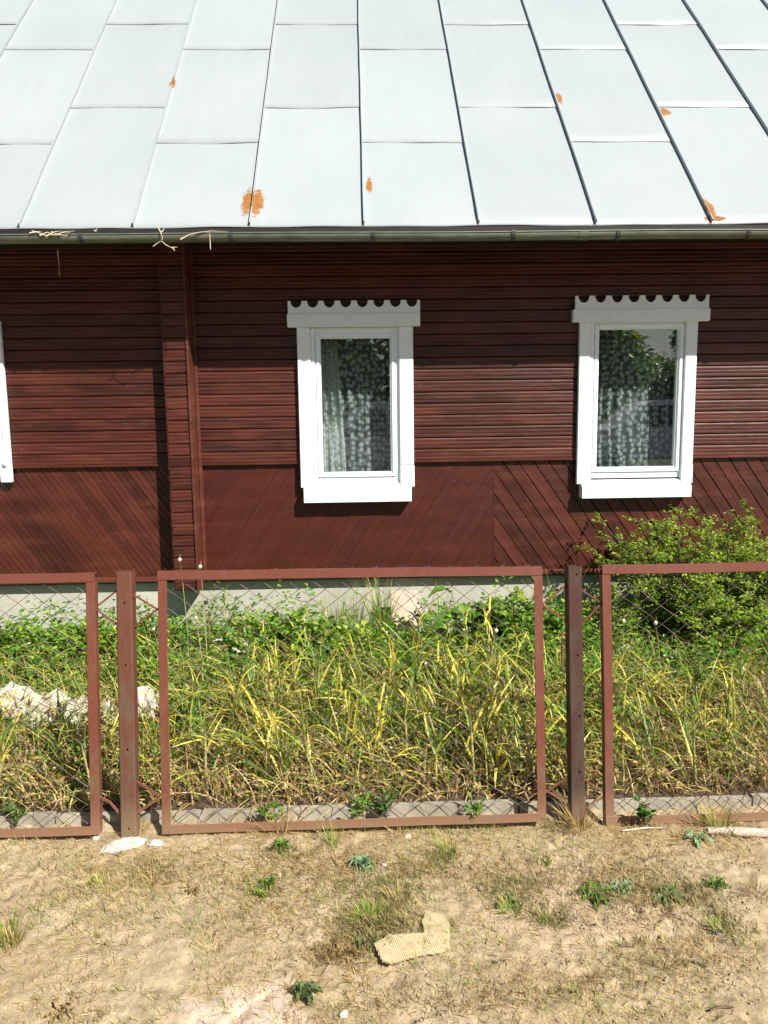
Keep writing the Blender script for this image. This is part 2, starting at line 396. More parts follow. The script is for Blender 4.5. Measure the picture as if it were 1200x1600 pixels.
# windows: measured rectangles
def rect(x0, x1, y0, y1, Y=5.33):
    a = at(x0, (y0+y1)/2, Y); b = at(x1, (y0+y1)/2, Y); c = at((x0+x1)/2, y0, Y); d = at((x0+x1)/2, y1, Y)
    return a.x, b.x, d.z, c.z
WIN = [dict(case=rect(467,646,511,761), glass=rect(503,610,529,737,5.36), head=rect(449,656,490,511), crest=rect(450,656,470,490), sill=rect(475,643,762,784,5.30), bits=0),
       dict(case=rect(903,1085,501,755), glass=rect(933,1055,515,729,5.36), head=rect(894,1107,483,503), crest=rect(898,1106,462,483), sill=rect(909,1079,757,777,5.30), bits=1)]
c0 = rect(-160,17,502,755)
c0 = (c0[0], c0[1]-.03, c0[2], c0[3])
WIN.append(dict(case=c0, glass=(c0[0]+.13, c0[1]-.15, c0[2]+.10, c0[3]-.07), head=(c0[0]-.07, c0[1]-.03, c0[3], c0[3]+.115), crest=(c0[0]-.07, c0[1]-.03, c0[3]+.115, c0[3]+.175), sill=(c0[0]+.03, c0[1]-.12, c0[2]-.08, c0[2]), bits=2))
HOLES = [(w['glass'][0]-.06, w['glass'][1]+.06, w['glass'][2]-.06, w['glass'][3]+.06) for w in WIN]

# inner wall with real openings, end walls, back wall, room shell
XL, XR, YB = -5.2, 5.6, 10.6
def wall_cells(bm, holes, x0, x1, z0, z1, y0, y1):
    xs_ = sorted({x0, x1, *[h[0] for h in holes], *[h[1] for h in holes]})
    for a, b in zip(xs_, xs_[1:]):
        hs = [h for h in holes if h[0] <= a+1e-6 and h[1] >= b-1e-6]
        if not hs: box(bm, a, b, y0, y1, z0, z1)
        else:
            h = hs[0]; box(bm, a, b, y0, y1, z0, h[2]); box(bm, a, b, y0, y1, h[3], z1)
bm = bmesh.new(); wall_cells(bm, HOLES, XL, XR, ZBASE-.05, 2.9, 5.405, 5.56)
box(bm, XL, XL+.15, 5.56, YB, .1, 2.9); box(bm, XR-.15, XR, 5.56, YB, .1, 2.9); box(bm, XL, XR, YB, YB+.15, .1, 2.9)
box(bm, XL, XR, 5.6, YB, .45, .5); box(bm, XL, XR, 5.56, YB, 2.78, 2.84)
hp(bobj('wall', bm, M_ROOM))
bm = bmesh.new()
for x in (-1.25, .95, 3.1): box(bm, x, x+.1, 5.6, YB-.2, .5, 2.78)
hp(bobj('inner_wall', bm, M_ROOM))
hp(boxobj('foundation', XL, XR, 5.43, YB, -.3, ZBASE-.02, M_FOUND, bev=.004, seg=1))

# board builder: local x along the grain, local z across, -y outwards
BW = .0785
def board_profile(w, ribs=3):
    pts = [(0, .018), (.0016, .008)]
    step = (w-.003)/ribs
    for i in range(ribs):
        a = .0015 + i*step; b = a + step
        e0, e1 = i == 0, i == ribs-1
        pts += [(a+.0022, .0030 if e0 else .0010), (a+.006, .0006 if e0 else .0001), ((a+b)/2, 0.0), (b-.0095, .0003), (b-.0050, .0015 if e1 else .0006), (b-.0018, .0036 if e1 else .0013)]
        if i < ribs-1: pts += [(b-.0006, .0024), (b+.0006, .0024)]
    pts += [(w-.0016, .008), (w, .018)]
    return pts
def board_mesh(name, L, w=BW, ribs=3, wav=0, seed=0):
    pr = board_profile(w, ribs); n = len(pr)
    k = max(2, int(L/.35)+1); V = []; F = []
    for j in range(k):
        x = L*j/(k-1); dy = .0012*noise.noise(Vector((x*2, seed*3.1, 0)))*2; dz = .0008*noise.noise(Vector((x*1.5, seed*5.1, 4)))
        V += [(x, y+dy, z+dz) for z, y in pr]
    for j in range(k-1):
        for i in range(n-1):
            a = j*n+i; F.append((a, a+n, a+n+1, a+1))
    F.append(tuple(range(n))[::-1]); F.append(tuple((k-1)*n+i for i in range(n)))
    me = bpy.data.meshes.new(name); me.from_pydata(V, [], F); me.update(); return me
def place_board(me, x, Y, z, mat, tilt=0):
    o = bpy.data.objects.new('board', me); COL.objects.link(o)
    if not me.materials: me.materials.append(mat)
    o.parent = house; o.location = (x, Y-house.location.y, z)
    o.rotation_euler = (rnd.uniform(-.02,.02), tilt, 0)
    return o
# pilaster position
PX0, PX1 = at(264,700,5.22).x, at(299,700,5.22).x
PXW = PX0
segL = (XL, PX0+.01); segR = (PX1-.01, XR)
cache = {}
def row(x0, x1, Y, z, seedbase):
    key = (round(x0,3), round(x1,3), seedbase % 3)
    if key not in cache: cache[key] = board_mesh('board', x1-x0, seed=seedbase % 3 + x0)
    place_board(cache[key], x0, Y, z, M_BOARD)
z = ZB; i = 0
while z < ZTOP - .01:
    for a, b in (segL, segR):
        cuts = sorted([h for h in HOLES if h[1] > a and h[0] < b and h[2] < z+BW and h[3] > z])
        x = a
        for h in cuts:
            if h[0] > x: row(x, h[0], YU+rnd.uniform(-.0015,.0015), z, i)
            x = h[1]
        # long boards have a butt joint at one of two places
        row(x, b, YU+rnd.uniform(-.0015,.0015), z, i)
    z += BW; i += 1

# diagonal boards: clipped in their own plane
def clip_poly(poly, nrm, d):      # keep p.n <= d
    out = []
    for i in range(len(poly)):
        a, b = poly[i], poly[(i+1) % len(poly)]
        da, db = a.dot(nrm)-d, b.dot(nrm)-d
        if da <= 0: out.append(a)
        if (da < 0 < db) or (db < 0 < da): out.append(a + (b-a)*(da/(da-db)))
    return out
def diag_zone(x0, x1, z0, z1, deg, w, mat, ribs=2, groove=.006, seed=0):
    a = math.radians(deg); u = Vector((math.cos(a), math.sin(a))); n = Vector((-u.y, u.x))
    corners = [Vector(c) for c in ((x0,z0),(x1,z0),(x1,z1),(x0,z1))]
    lo = min(c.dot(n) for c in corners); hi = max(c.dot(n) for c in corners)
    k = int((hi-lo)/w)+1; off = lo - rnd.uniform(0, w*.4)
    for j in range(k+1):
        n0 = off + j*w; n1 = n0 + w
        poly = clip_poly(clip_poly(corners, -n, -n0), n, n1)
        if len(poly) < 3: continue
        org = min(poly, key=lambda p: p.dot(u)); ou = org.dot(u)
        bm = bmesh.new()
        step = w/ribs
        back = None
        for r in range(ribs):
            a0 = n0 + r*step; a1 = a0 + step
            e0 = groove*.55 if r == 0 else .0016; e1 = groove*.55 if r == ribs-1 else .0016
            pf = clip_poly(clip_poly(corners, -n, -(a0+e0)), n, a1-e1)
            pb = clip_poly(clip_poly(corners, -n, -a0), n, a1)
            dep = 0.0
            for pp, yy in ((pf, 0),):
                if len(pp) >= 3:
                    vs = [bm.verts.new((p.dot(u)-ou, yy, p.dot(n)-n0)) for p in pp]
                    f = bm.faces.new(vs)
                    ex = bmesh.ops.extrude_face_region(bm, geom=[f])
                    nv = [g for g in ex['geom'] if isinstance(g, bmesh.types.BMVert)]
                    for vtx in nv:
                        vtx.co.y += .012
                        if abs(vtx.co.z-(a0+e0-n0)) < 1e-5: vtx.co.z -= e0*.95
                        if abs(vtx.co.z-(a1-e1-n0)) < 1e-5: vtx.co.z += e1*.95
        bmesh.ops.recalc_face_normals(bm, faces=bm.faces[:])
        o = u*ou + n*n0
        # cut out the window openings
        for h in HOLES:
            cs = [Vector((hx, hz)) for hx in h[:2] for hz in h[2:]]
            if h[2] > z1 or h[0] > x1 or h[1] < x0: continue
            if max(c.dot(n) for c in cs) < n0 or min(c.dot(n) for c in cs) > n1: continue
            for P, N in (((h[0],0),(-1,0)), ((h[1],0),(1,0)), ((0,h[2]),(0,-1))):
                rel = Vector(P)-o; N = Vector(N)
                co = (rel.dot(u), 0, rel.dot(n)); no = (N.dot(u), 0, N.dot(n))
                bmesh.ops.bisect_plane(bm, geom=bm.verts[:]+bm.edges[:]+bm.faces[:], plane_co=co, plane_no=no)
            kill = []
            for f in bm.faces:
                c = f.calc_center_median(); wp = o + u*c.x + n*c.z
                if h[0] < wp.x < h[1] and h[2] < wp.y: kill.append(f)
            bmesh.ops.delete(bm, geom=kill, context='FACES')
        if not bm.faces: bm.free(); continue
        ob = bobj('board', bm, mat); ob.parent = house
        ob.location = (o.x, YL-house.location.y+rnd.uniform(-.0018,.0018), o.y); ob.rotation_euler = (0, -a, 0)
XJ = at(772, 800, YL).x
diag_zone(XL, PX0+.01, ZBASE, ZB+.004, -56, .074, M_BOARD, 2, .005)
diag_zone(PX1+.02, XJ, ZBASE, ZB+.004, 57, .074, M_BOARD2, 1, .0015)
diag_zone(XJ, XR, ZBASE, ZB+.004, -55, .088, M_BOARD, 1, .007)
hp(boxobj('joint_strip', XJ-.003, XJ+.003, YL-.002, YL+.012, ZBASE, ZB, M_BOARD2))
# backing behind cladding grooves
bm = bmesh.new(); wall_cells(bm, HOLES, XL, XR, ZBASE, ZTOP+.05, 5.392, 5.404); hp(bobj('wall_lining', bm, M_HOLE))
# belt trim and drip board
for a, b in ((XL, PX0), (PX1+.03, XR)):
    prev = a
    for h in sorted(HOLES) + [(b, b, 0, 9)]:
        if h[0] >= prev and h[0] <= b:
            hp(boxobj('belt_trim', prev, min(h[0], b), YU-.007, YU+.02, ZB-.012, ZB+.004, M_BOARD, bev=.002, seg=1)); prev = h[1]
hp(boxobj('drip_board', XL, XR, YL-.022, YL+.03, ZBASE-.03, ZBASE+.004, M_TRIM, bev=.004, seg=1))

# pilaster clad with short level boards
pil = hp(boxobj('pilaster', PX0+.012, PX1-.012, 5.232, 5.40, ZBASE-.06, ZTOP, M_HOLE))
z = ZBASE-.07; i = 0
pw = PX1-PX0
pms = [board_mesh('short_board', pw-.0, seed=q+.3) for q in range(3)]
while z < ZTOP-.02:
    o = bpy.data.objects.new('board', pms[i % 3]); COL.objects.link(o)
    if not pms[i % 3].materials: pms[i % 3].materials.append(M_TRIM if False else M_BOARD)
    o.parent = house; o.location = (PX0, 5.218-house.location.y+rnd.uniform(-.002,.002), z)
    o.rotation_euler = (rnd.uniform(-.03,.03), rnd.uniform(-.035,-.012), rnd.uniform(-.01,.01))
    z += BW*.99; i += 1
hp(boxobj('corner_trim', PX1-.004, PX1+.014, 5.205, 5.375, ZBASE-.07, ZTOP, M_TRIM, bev=.003))
hp(boxobj('corner_trim', PX1+.015, PX1+.038, YL-.034, YL+.01, ZBASE-.01, ZTOP, M_TRIM, bev=.004))
hp(boxobj('corner_trim', PX0-.012, PX0+.002, 5.225, 5.38, ZBASE-.07, ZTOP, M_BOARD, bev=.003))

# windows
curt_n = 0
def window(w, idx):
    x0, x1, z0, z1 = w['case']; g0, g1, h0, h1 = w['glass']
    fr = bmesh.new()
    fo = .052; t = .05                         # outer frame
    def ring(bm, a0, a1, b0, b1, th, y0, y1):
        box(bm, a0, a0+th, y0, y1, b0, b1); box(bm, a1-th, a1, y0, y1, b0, b1)
        box(bm, a0+th, a1-th, y0, y1, b1-th, b1); box(bm, a0+th, a1-th, y0, y1, b0, b0+th)
    ring(fr, g0-.072, g1+.072, h0-.078, h1+.072, .040, 5.343, 5.41)
    bmesh.ops.bevel(fr, geom=fr.edges[:], offset=.003, segments=2, affect='EDGES')
    wo = hp(bobj('window', fr, M_PVC))
    s = bmesh.new(); ring(s, g0-.034, g1+.034, h0-.036, h1+.034, .026, 5.333, 5.39)
    bmesh.ops.bevel(s, geom=s.edges[:], offset=.004, segments=2, affect='EDGES')
    bobj('sash', s, M_PVC, wo)
    s = bmesh.new(); ring(s, g0-.0095, g1+.0095, h0-.0095, h1+.0095, .010, 5.345, 5.385)
    bobj('glazing_bead', s, M_PVC, wo)
    boxobj('pane', g0-.001, g1+.001, 5.362, 5.3665, h0-.001, h1+.001, M_GLASS, wo)
    # reveal lining between casing and frame
    L1 = g0-.055; R1 = g1+.062
    def plank(name, a, b, c, d, y0, y1, tilt=0, bev=.0035, mat=M_WHITE):
        o = boxobj(name, a, b, y0, y1, c, d, mat, wo, bev); return o
    plank('casing_board', x0, max(x0+.075, L1-.012), z0, z1, 5.318, 5.352)
    plank('reveal_strip', max(x0+.0765, L1-.0105), g0-.040, z0+.004, z1-.004, 5.328, 5.351)
    if idx == 2:
        plank('casing_board', x1-.075, x1, z0, z1, 5.318, 5.352)
    else:
        zc = z0 + (.150 if idx == 0 else .130)
        plank('casing_board', min(R1, x1-.08), x1, zc+.001, z1, 5.318, 5.352)
        plank('casing_board', min(R1, x1-.08)-.001, x1+.003, z0-.004, zc-.001, 5.316, 5.351)
    plank('head_board', *w['head'], 5.300, 5.353)
    # scalloped crest
    a, b, c, d = w['crest']; n = 8; pitch = (b-a)/n; rr_ = pitch*.34; top = []
    top.append((a, d))
    for k in range(n):
        cx = a + pitch*(k+.5)
        for q in range(9):
            th = math.pi + math.pi*q/8
            top.append((cx + rr_*math.cos(th), d + rr_*1.2*math.sin(th)))
    top.append((b, d))
    poly = [(b, c), (a, c)] + top
    bm = bmesh.new(); vs = [bm.verts.new((p[0], 5.310, p[1])) for p in poly]; f = bm.faces.new(vs)
    e = bmesh.ops.extrude_face_region(bm, geom=[f]); bmesh.ops.translate(bm, vec=(0,.018,0), verts=[g for g in e['geom'] if isinstance(g, bmesh.types.BMVert)])
    bmesh.ops.recalc_face_normals(bm, faces=bm.faces[:]); bobj('scalloped_crest', bm, M_WHITE, wo)
    bm = bmesh.new(); box(bm, a+.01, b-.01, 5.329, 5.352, c-.002, c+.012); bobj('crest_backing', bm, M_WHITE, wo)
    # sill: sloping top, box front
    a, b, c, d = w['sill']
    V = [(a,5.285,c),(b,5.285,c),(b,5.372,c),(a,5.372,c),(a,5.285,d-.018),(b,5.285,d-.018),(b,5.338,d+.032),(a,5.338,d+.032),(a,5.372,d+.032),(b,5.372,d+.032)]
    F = [(0,1,5,4),(4,5,6,7),(7,6,9,8),(0,3,2,1),(0,4,7,8,3),(1,2,9,6,5)]
    pyobj('window_sill', V, F, M_WHITE, wo)
    if idx == 2:          # carved scroll on the casing board
        bm = bmesh.new(); xc = x1-.04
        pts = [(xc+.012*math.sin(t_*1.0), 5.3165, z0+.23+.32*t_/6.28) for t_ in np.linspace(0, 6.28, 20)]
        tube_bm(bm, pts, [.005+.004*math.sin(i_*.33)**2 for i_ in range(20)], 6)
        bobj('carved_scroll', bm, M_WHITE, wo, True)
        bm = bmesh.new(); bmesh.ops.create_cone(bm, cap_ends=True, segments=20, radius1=.019, radius2=.016, depth=.012, matrix=Matrix.Translation((xc+.005,5.313,z0+.125)) @ Matrix.Rotation(math.pi/2,4,'X'))
        bobj('carved_rosette', bm, M_WHITE, wo, True)
    return wo
for i_, w in enumerate(WIN): window(w, i_)

def curtain(w, label, seed, gather):
    g0, g1, h0, h1 = w['glass']; x0, x1, z0, z1 = g0-.055, g1+.055, h0-.03, h1+.055
    nx, nz = 90, 16; V = []; F = []
    for j in range(nz+1):
        t = j/nz
        for i in range(nx+1):
            s = i/nx
            amp = .004 + gather(s)*.009
            y = 5.50 + amp*math.sin(s*58 + 2*noise.noise(Vector((s*5, t*1.5, seed)))*2) + .012*noise.noise(Vector((s*4, t*2, seed+3)))
            V.append((x0 + (x1-x0)*s, y, z0 + (z1-z0)*t))
    for j in range(nz):
        for i in range(nx):
            a = j*(nx+1)+i; F.append((a, a+1, a+nx+2, a+nx+1))
    o = pyobj('lace_curtain', V, F, M_LACE, None, True)
    rodp = tubeobj('curtain_rod', [(x0,5.50,z1),(x1,5.50,z1)], .005, M_PVC, o)
    tag(o, label, 'curtain', 'lace curtains'); return o
curtain(WIN[0], 'flowered lace curtain behind the window in the middle of the facade', 1, lambda s: 1.6 if s < .45 else .5)
curtain(WIN[1], 'flowered lace curtain behind the window above the leafy bush', 2, lambda s: 1.8 if s < .38 else .5)
def drape(w, a, b, bottom, top, seed):      # heavier white drape edge hanging behind the lace
    g0, g1, h0, h1 = w['glass']; W_ = g1-g0; nx = 40; V = []; F = []
    for j in range(13):
        t = j/12
        for i in range(nx+1):
            s = i/nx; pinch = 1 - .25*t
            V.append((g0 + W_*(a + (b-a)*s*pinch), 5.68+.016*math.sin(s*26+seed)+.01*noise.noise(Vector((s*3,t*3,seed))), h0-.03 + (top-bottom)*(h1-h0)*t))
    for j in range(12):
        for i in range(nx):
            k = j*(nx+1)+i; F.append((k, k+1, k+nx+2, k+nx+1))
    return V, F
M = Mat('white_drape'); M.set((.72,.74,.72), .9); M_DRAPE = M.m
for w, a, b, top, lab in ((WIN[0], -.12, .33, 1.05, 'plain white drape gathered behind the lace of the middle window'),
                     (WIN[1], .0, .18, 1.05, 'plain white drape hanging straight behind the lace of the window above the bush')):
    V, F = drape(w, a, b, 0, top, a*9); tag(pyobj('white_drape', V, F, M_DRAPE, None, True), lab, 'curtain', 'white drapes')

# ------------------------------------------------------------------ roof
TH = math.radians(46); YE, ZE = 4.835, at(568, 351, 4.835).z
def rp(x, s, up=0.0): return Vector((x, YE + s*math.cos(TH) - up*math.sin(TH), ZE + s*math.sin(TH) + up*math.cos(TH)))
def roof_hit(px, py):
    d = ray(px, py); n = Vector((0, -math.sin(TH), math.cos(TH))); P = Vector((0, YE, ZE))
    t = (P-CAM).dot(n)/d.dot(n); q = CAM + d*t
    return q.x, (q.y-YE)/math.cos(TH)
seams = [roof_hit(px, 352-.0075*px+1)[0] for px in (30,208,390,568,747,930,1110)]
pit = (seams[-1]-seams[0])/6
seams = [seams[0]-pit*k for k in (4,3,2,1)] + seams + [seams[-1]+pit*k for k in (1,2,3,4)]
i0 = 4+3                       # index of the seam at x = 568
SMAX = 4.3
bm = bmesh.new()              # dark deck, gables and rear slope
def quad(bm, pts): bm.faces.new([bm.verts.new(p) for p in pts])
xa, xb = seams[0], seams[-1]
quad(bm, [rp(xa,.03,-.03), rp(xb,.03,-.03), rp(xb,SMAX,-.03), rp(xa,SMAX,-.03)])
rt_ = rp(0, SMAX); yr, zr = rt_.y, rt_.z
quad(bm, [(xa,yr,zr-.03), (xb,yr,zr-.03), (xb,yr+3.2,zr-3.3), (xa,yr+3.2,zr-3.3)])
for x in (XL, XR): quad(bm, [(x,5.4,2.8), (x,YB,2.8), (x,yr,zr-.1), (x,yr,zr-.1001)])
roof = hp(bobj('roof', bm, M_SOFFIT))
sA = [roof_hit(500,168)[1], roof_hit(500,38)[1]]; sB = [roof_hit(650,222)[1], roof_hit(650,77)[1]]
def lane(c):
    b = sB if (c % 2 == 0) else sA
    st = b[1]-b[0]; out = [0.0] + b
    while out[-1]+st < SMAX: out.append(out[-1]+st)
    out.append(SMAX); return out
for c in range(-i0, len(seams)-1-i0):
    x0, x1 = seams[c+i0], seams[c+i0+1]; br = lane(c)
    for k in range(len(br)-1):
        s0, s1 = br[k], br[k+1]; jit = rnd.uniform(-.012,.012) if k else 0
        nx, ny = 12, 12; V = []; F = []; sd_ = rnd.uniform(0, 50)
        kink = rnd.choice((0,0,.5)) if k else 0
        for j in range(ny+1):
            t = j/ny
            for i in range(nx+1):
                s = i/nx
                up = .0055*noise.noise(Vector((s*1.7+sd_, t*2.2, 0))) * math.sin(math.pi*s)*1.2
                up += .0022*(1-t)**6 if k else 0
                ss = s0 + (s1-s0)*t
                if k and j == 0: ss += jit*s - kink*.03*(1-abs(2*s-1))
                if k == 0 and j == 0:
                    ss += .004*noise.noise(Vector((s*2+c*2.0, 1, 0))); up += .010*noise.noise(Vector((s*1.3+c*1.3, 2, 0)))
                if j == ny: ss += .012
                if j == ny: up -= .004
                V.append(rp(x0+.002+(x1-x0-.004)*s, ss, up))
        for j in range(ny):
            for i in range(nx):
                a = j*(nx+1)+i; F.append((a, a+1, a+nx+2, a+nx+1))
        # folded lower lip
        o = len(V); V += [V[i] - Vector((0, -.002, .010 if k == 0 else .003)) for i in range(nx+1)]
        for i in range(nx): F.append((i+1, i, o+i, o+i+1))
        so = pyobj('roof_sheet', V, F, M_ROOFM.m, roof, True)
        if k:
            so.data.materials.append(M_SHADE_GRIME)  # lip painted dark for the shade under the sheet overlap
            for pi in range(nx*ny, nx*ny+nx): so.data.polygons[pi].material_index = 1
for c, x in enumerate(seams):
    k = 40; V = []; F = []
    for j in range(k+1):
        s = SMAX*j/k; wv = .0035*noise.noise(Vector((s*1.6, c*4.4, 0))); hh = .024+.003*noise.noise(Vector((s*4, c, 3)))
        lean = .003
        V += [rp(x+wv-.003, s, -.004), rp(x+wv-.003+lean, s, hh), rp(x+wv+.004+lean, s, hh), rp(x+wv+.004, s, -.004)]
    for j in range(k):
        for q in range(3):
            a = j*4+q; F.append((a, a+1, a+5, a+4))
    F.append((0,3,2,1))
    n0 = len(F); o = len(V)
    for j in range(k+1):
        s = SMAX*j/k; a_, b_ = V[j*4], V[j*4+3]
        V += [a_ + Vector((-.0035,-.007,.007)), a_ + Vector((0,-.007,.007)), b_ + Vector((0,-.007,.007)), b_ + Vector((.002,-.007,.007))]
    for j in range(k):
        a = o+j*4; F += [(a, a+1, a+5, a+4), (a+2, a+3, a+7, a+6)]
    so = pyobj('standing_seam', V, F, M_ROOFM.m, roof); so.data.materials.append(M_SHADE_GRIME)  # strips along the seam foot: painted shadow line with some grime
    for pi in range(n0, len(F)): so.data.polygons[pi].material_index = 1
# rust marks painted into the sheet material where the photo shows them
M = M_ROOFM; v = M.coord('World'); rn = M.noise(v, 26, 6, .7); rn2 = M.noise(v, 90, 3)
tot = None
pos = M.new('ShaderNodeNewGeometry').outputs['Position']
for px, py, rx, rz in ((386,317,.020,.085), (402,316,.026,.075), (270,130,.016,.04), (577,290,.013,.05), (874,153,.014,.045), (1039,174,.030,.034), (1108,326,.022,.062), (1118,341,.045,.014)):
    x, s = roof_hit(px, py); P = rp(x, s)
    d = M.new('ShaderNodeVectorMath', operation='SUBTRACT'); M.link(pos, d.inputs[0]); d.inputs[1].default_value = P
    e = M.new('ShaderNodeVectorMath', operation='MULTIPLY'); M.link(d.outputs[0], e.inputs[0]); e.inputs[1].default_value = (.5/rx, .42/rz, .42/rz)
    L = M.new('ShaderNodeVectorMath', operation='LENGTH'); M.link(e.outputs[0], L.inputs[0])
    q = M.math('SUBTRACT', 1.0, L.outputs['Value'])
    tot = q if tot is None else M.math('MAXIMUM', tot, q)
fac = M.ramp(M.math('ADD', tot, M.math('MULTIPLY_ADD', rn, 1.7, -.85)), [(.1,(0,0,0)), (.22,(.35,.35,.35)), (.4,(1,1,1))])
rc = M.ramp(rn2, [(.35,(.20,.075,.018)), (.65,(.36,.17,.05))])
M.set(M.mix(fac, roof_col, rc), M.mix(fac, (.38,.38,.38), (.9,.9,.9)), 0, .4)
M.bump(M.noise(M.coord('World'), 3.0, 3), .12, .02)

# soffit, fascia, gutter
hp(boxobj('soffit', xa, xb, 4.90, 5.40, ZTOP-.002, ZTOP+.018, M_SOFFIT))
GR = .042; GY = 4.792; GZ = at(568, 363, GY-GR).z
hp(boxobj('fascia', xa, xb, 4.838, 4.866, GZ-.030, ZE-.012, M_SOFFIT, bev=.002))
def gut_y(x, z=0): return 0
gut = empty('gutter', (0,0,0)); gut = None
k = 160; V = []; F = []
nn = 11
for j in range(k+1):
    x = xa + (xb-xa)*j/k
    sag = .004*noise.noise(Vector((x*.8, 0, 9))) - .0012*x*0
    ring = []
    for q in range(nn):
        th = math.pi*q/(nn-1); ring.append((x, GY-GR*math.cos(th), GZ+sag-GR*1.05*math.sin(th)))
    ring2 = [(x, GY-(GR-.002)*math.cos(math.pi*q/(nn-1)), GZ+sag-(GR-.002)*1.05*math.sin(math.pi*q/(nn-1))) for q in range(nn)][::-1]
    V += ring + ring2
m_ = 2*nn
for j in range(k):
    for q in range(m_):
        a = j*m_+q; b = j*m_+(q+1) % m_; F.append((a, b, b+m_, a+m_))
gut = hp(pyobj('gutter', V, F, M_GUT, None, True))
tubeobj('gutter_lip', [(xa+(xb-xa)*j/60, GY-GR, GZ+.004*noise.noise(Vector(((xa+(xb-xa)*j/60)*.8,0,9)))) for j in range(61)], .0045, M_GUT, gut, 6)
for px in (-120, 129, 362, 583, 800, 963, 1165, 1300):
    x = at(px, 370, GY).x; bm = bmesh.new()
    pts = [(x, GY-(GR+.004)*math.cos(math.pi*q/10), GZ-(GR*1.05+.004)*math.sin(math.pi*q/10)) for q in range(11)]
    pts = [(x, GY-GR-.003, GZ+.008)] + pts + [(x, 4.837, GZ+.02)]
    for a, b in zip(pts, pts[1:]):
        a, b = Vector(a), Vector(b); h_ = Vector((.011,0,0)); nrm = (b-a).normalized().cross(Vector((1,0,0)))*.0015
        quad(bm, [a-h_+nrm, a+h_+nrm, b+h_+nrm, b-h_+nrm]); quad(bm, [a-h_-nrm, b-h_-nrm, b+h_-nrm, a+h_-nrm])
    bobj('gutter_bracket', bm, M_BRACK, gut)
bm = bmesh.new()
for px in (910,):
    x = at(px, 370, GY).x
    for q in range(10):
        t0, t1 = math.pi*q/10, math.pi*(q+1)/10; r_ = GR+.0025
        quad(bm, [(x-.03, GY-r_*math.cos(t0), GZ-r_*1.05*math.sin(t0)), (x+.03, GY-r_*math.cos(t0), GZ-r_*1.05*math.sin(t0)), (x+.03, GY-r_*math.cos(t1), GZ-r_*1.05*math.sin(t1)), (x-.03, GY-r_*math.cos(t1), GZ-r_*1.05*math.sin(t1))])
bobj('gutter_joint', bm, M_GUT, gut)

# dry twigs caught on the gutter
def P_(px, py, Y): return at(px, py, Y)
def twig(paths, label, Y0=4.740):
    o = None
    for pts in paths:
        w_ = [P_(a, b, Y0 + (c if len(q_) > 2 else 0)) for q_ in pts for a, b, c in [tuple(q_)+(0,)*(3-len(q_))]]
        if o is None:
            bm = bmesh.new()
        rad = [.0036*(1-.5*i/max(1,len(w_)-1)) for i in range(len(w_))]
        tube_bm(bm, w_, rad, 5)
        o = 1
    ob = bobj('dry_twig', bm, M_TWIG, None, True)
    tag(ob, label, 'twig', 'dry twigs caught in the gutter'); return ob
twig([[(246,354,.03),(250,361),(254,372,-.01),(252,376,-.01),(258,382,-.01),(266,386,-.012),(273,391,-.012)], [(253,376,-.01),(246,380,-.012),(239,385,-.015)], [(268,387,-.012),(277,386,-.014)], [(271,388,-.012),(273,392,-.012)], [(252,363),(257,357,.02)]], 'forked pale twig hanging over the gutter above the pilaster')
twig([[(282,374,0),(295,367,0),(312,363,0),(330,361,.01),(356,362,.02)], [(327,364,-.004),(328,372,-.01),(329,390,-.012)]], 'thin twig lying along the gutter with one stub hanging down')
twig([[(50,361,.01),(58,363),(70,368),(84,367),(95,364),(110,363)], [(62,368),(74,363),(88,368),(100,362),(118,361,.02)], [(80,362,.01),(92,367),(104,368),(112,362)], [(46,364),(60,362),(66,363)], [(72,369,-.004),(86,362),(98,361)]], 'tangle of thin dry twigs lying on the gutter at the far end')
twig([[(148,362,.01),(152,357,.02)], [(150,362),(146,359,.01)]], 'tiny dry sprig poking out of the gutter beside the tangle')
hp_ = twig([[(90,390,.4),(92,410,.42),(93,424,.43)], [(92,424,.43),(94,432,.43)]], 'small pale scrap hanging on a thread under the eaves')

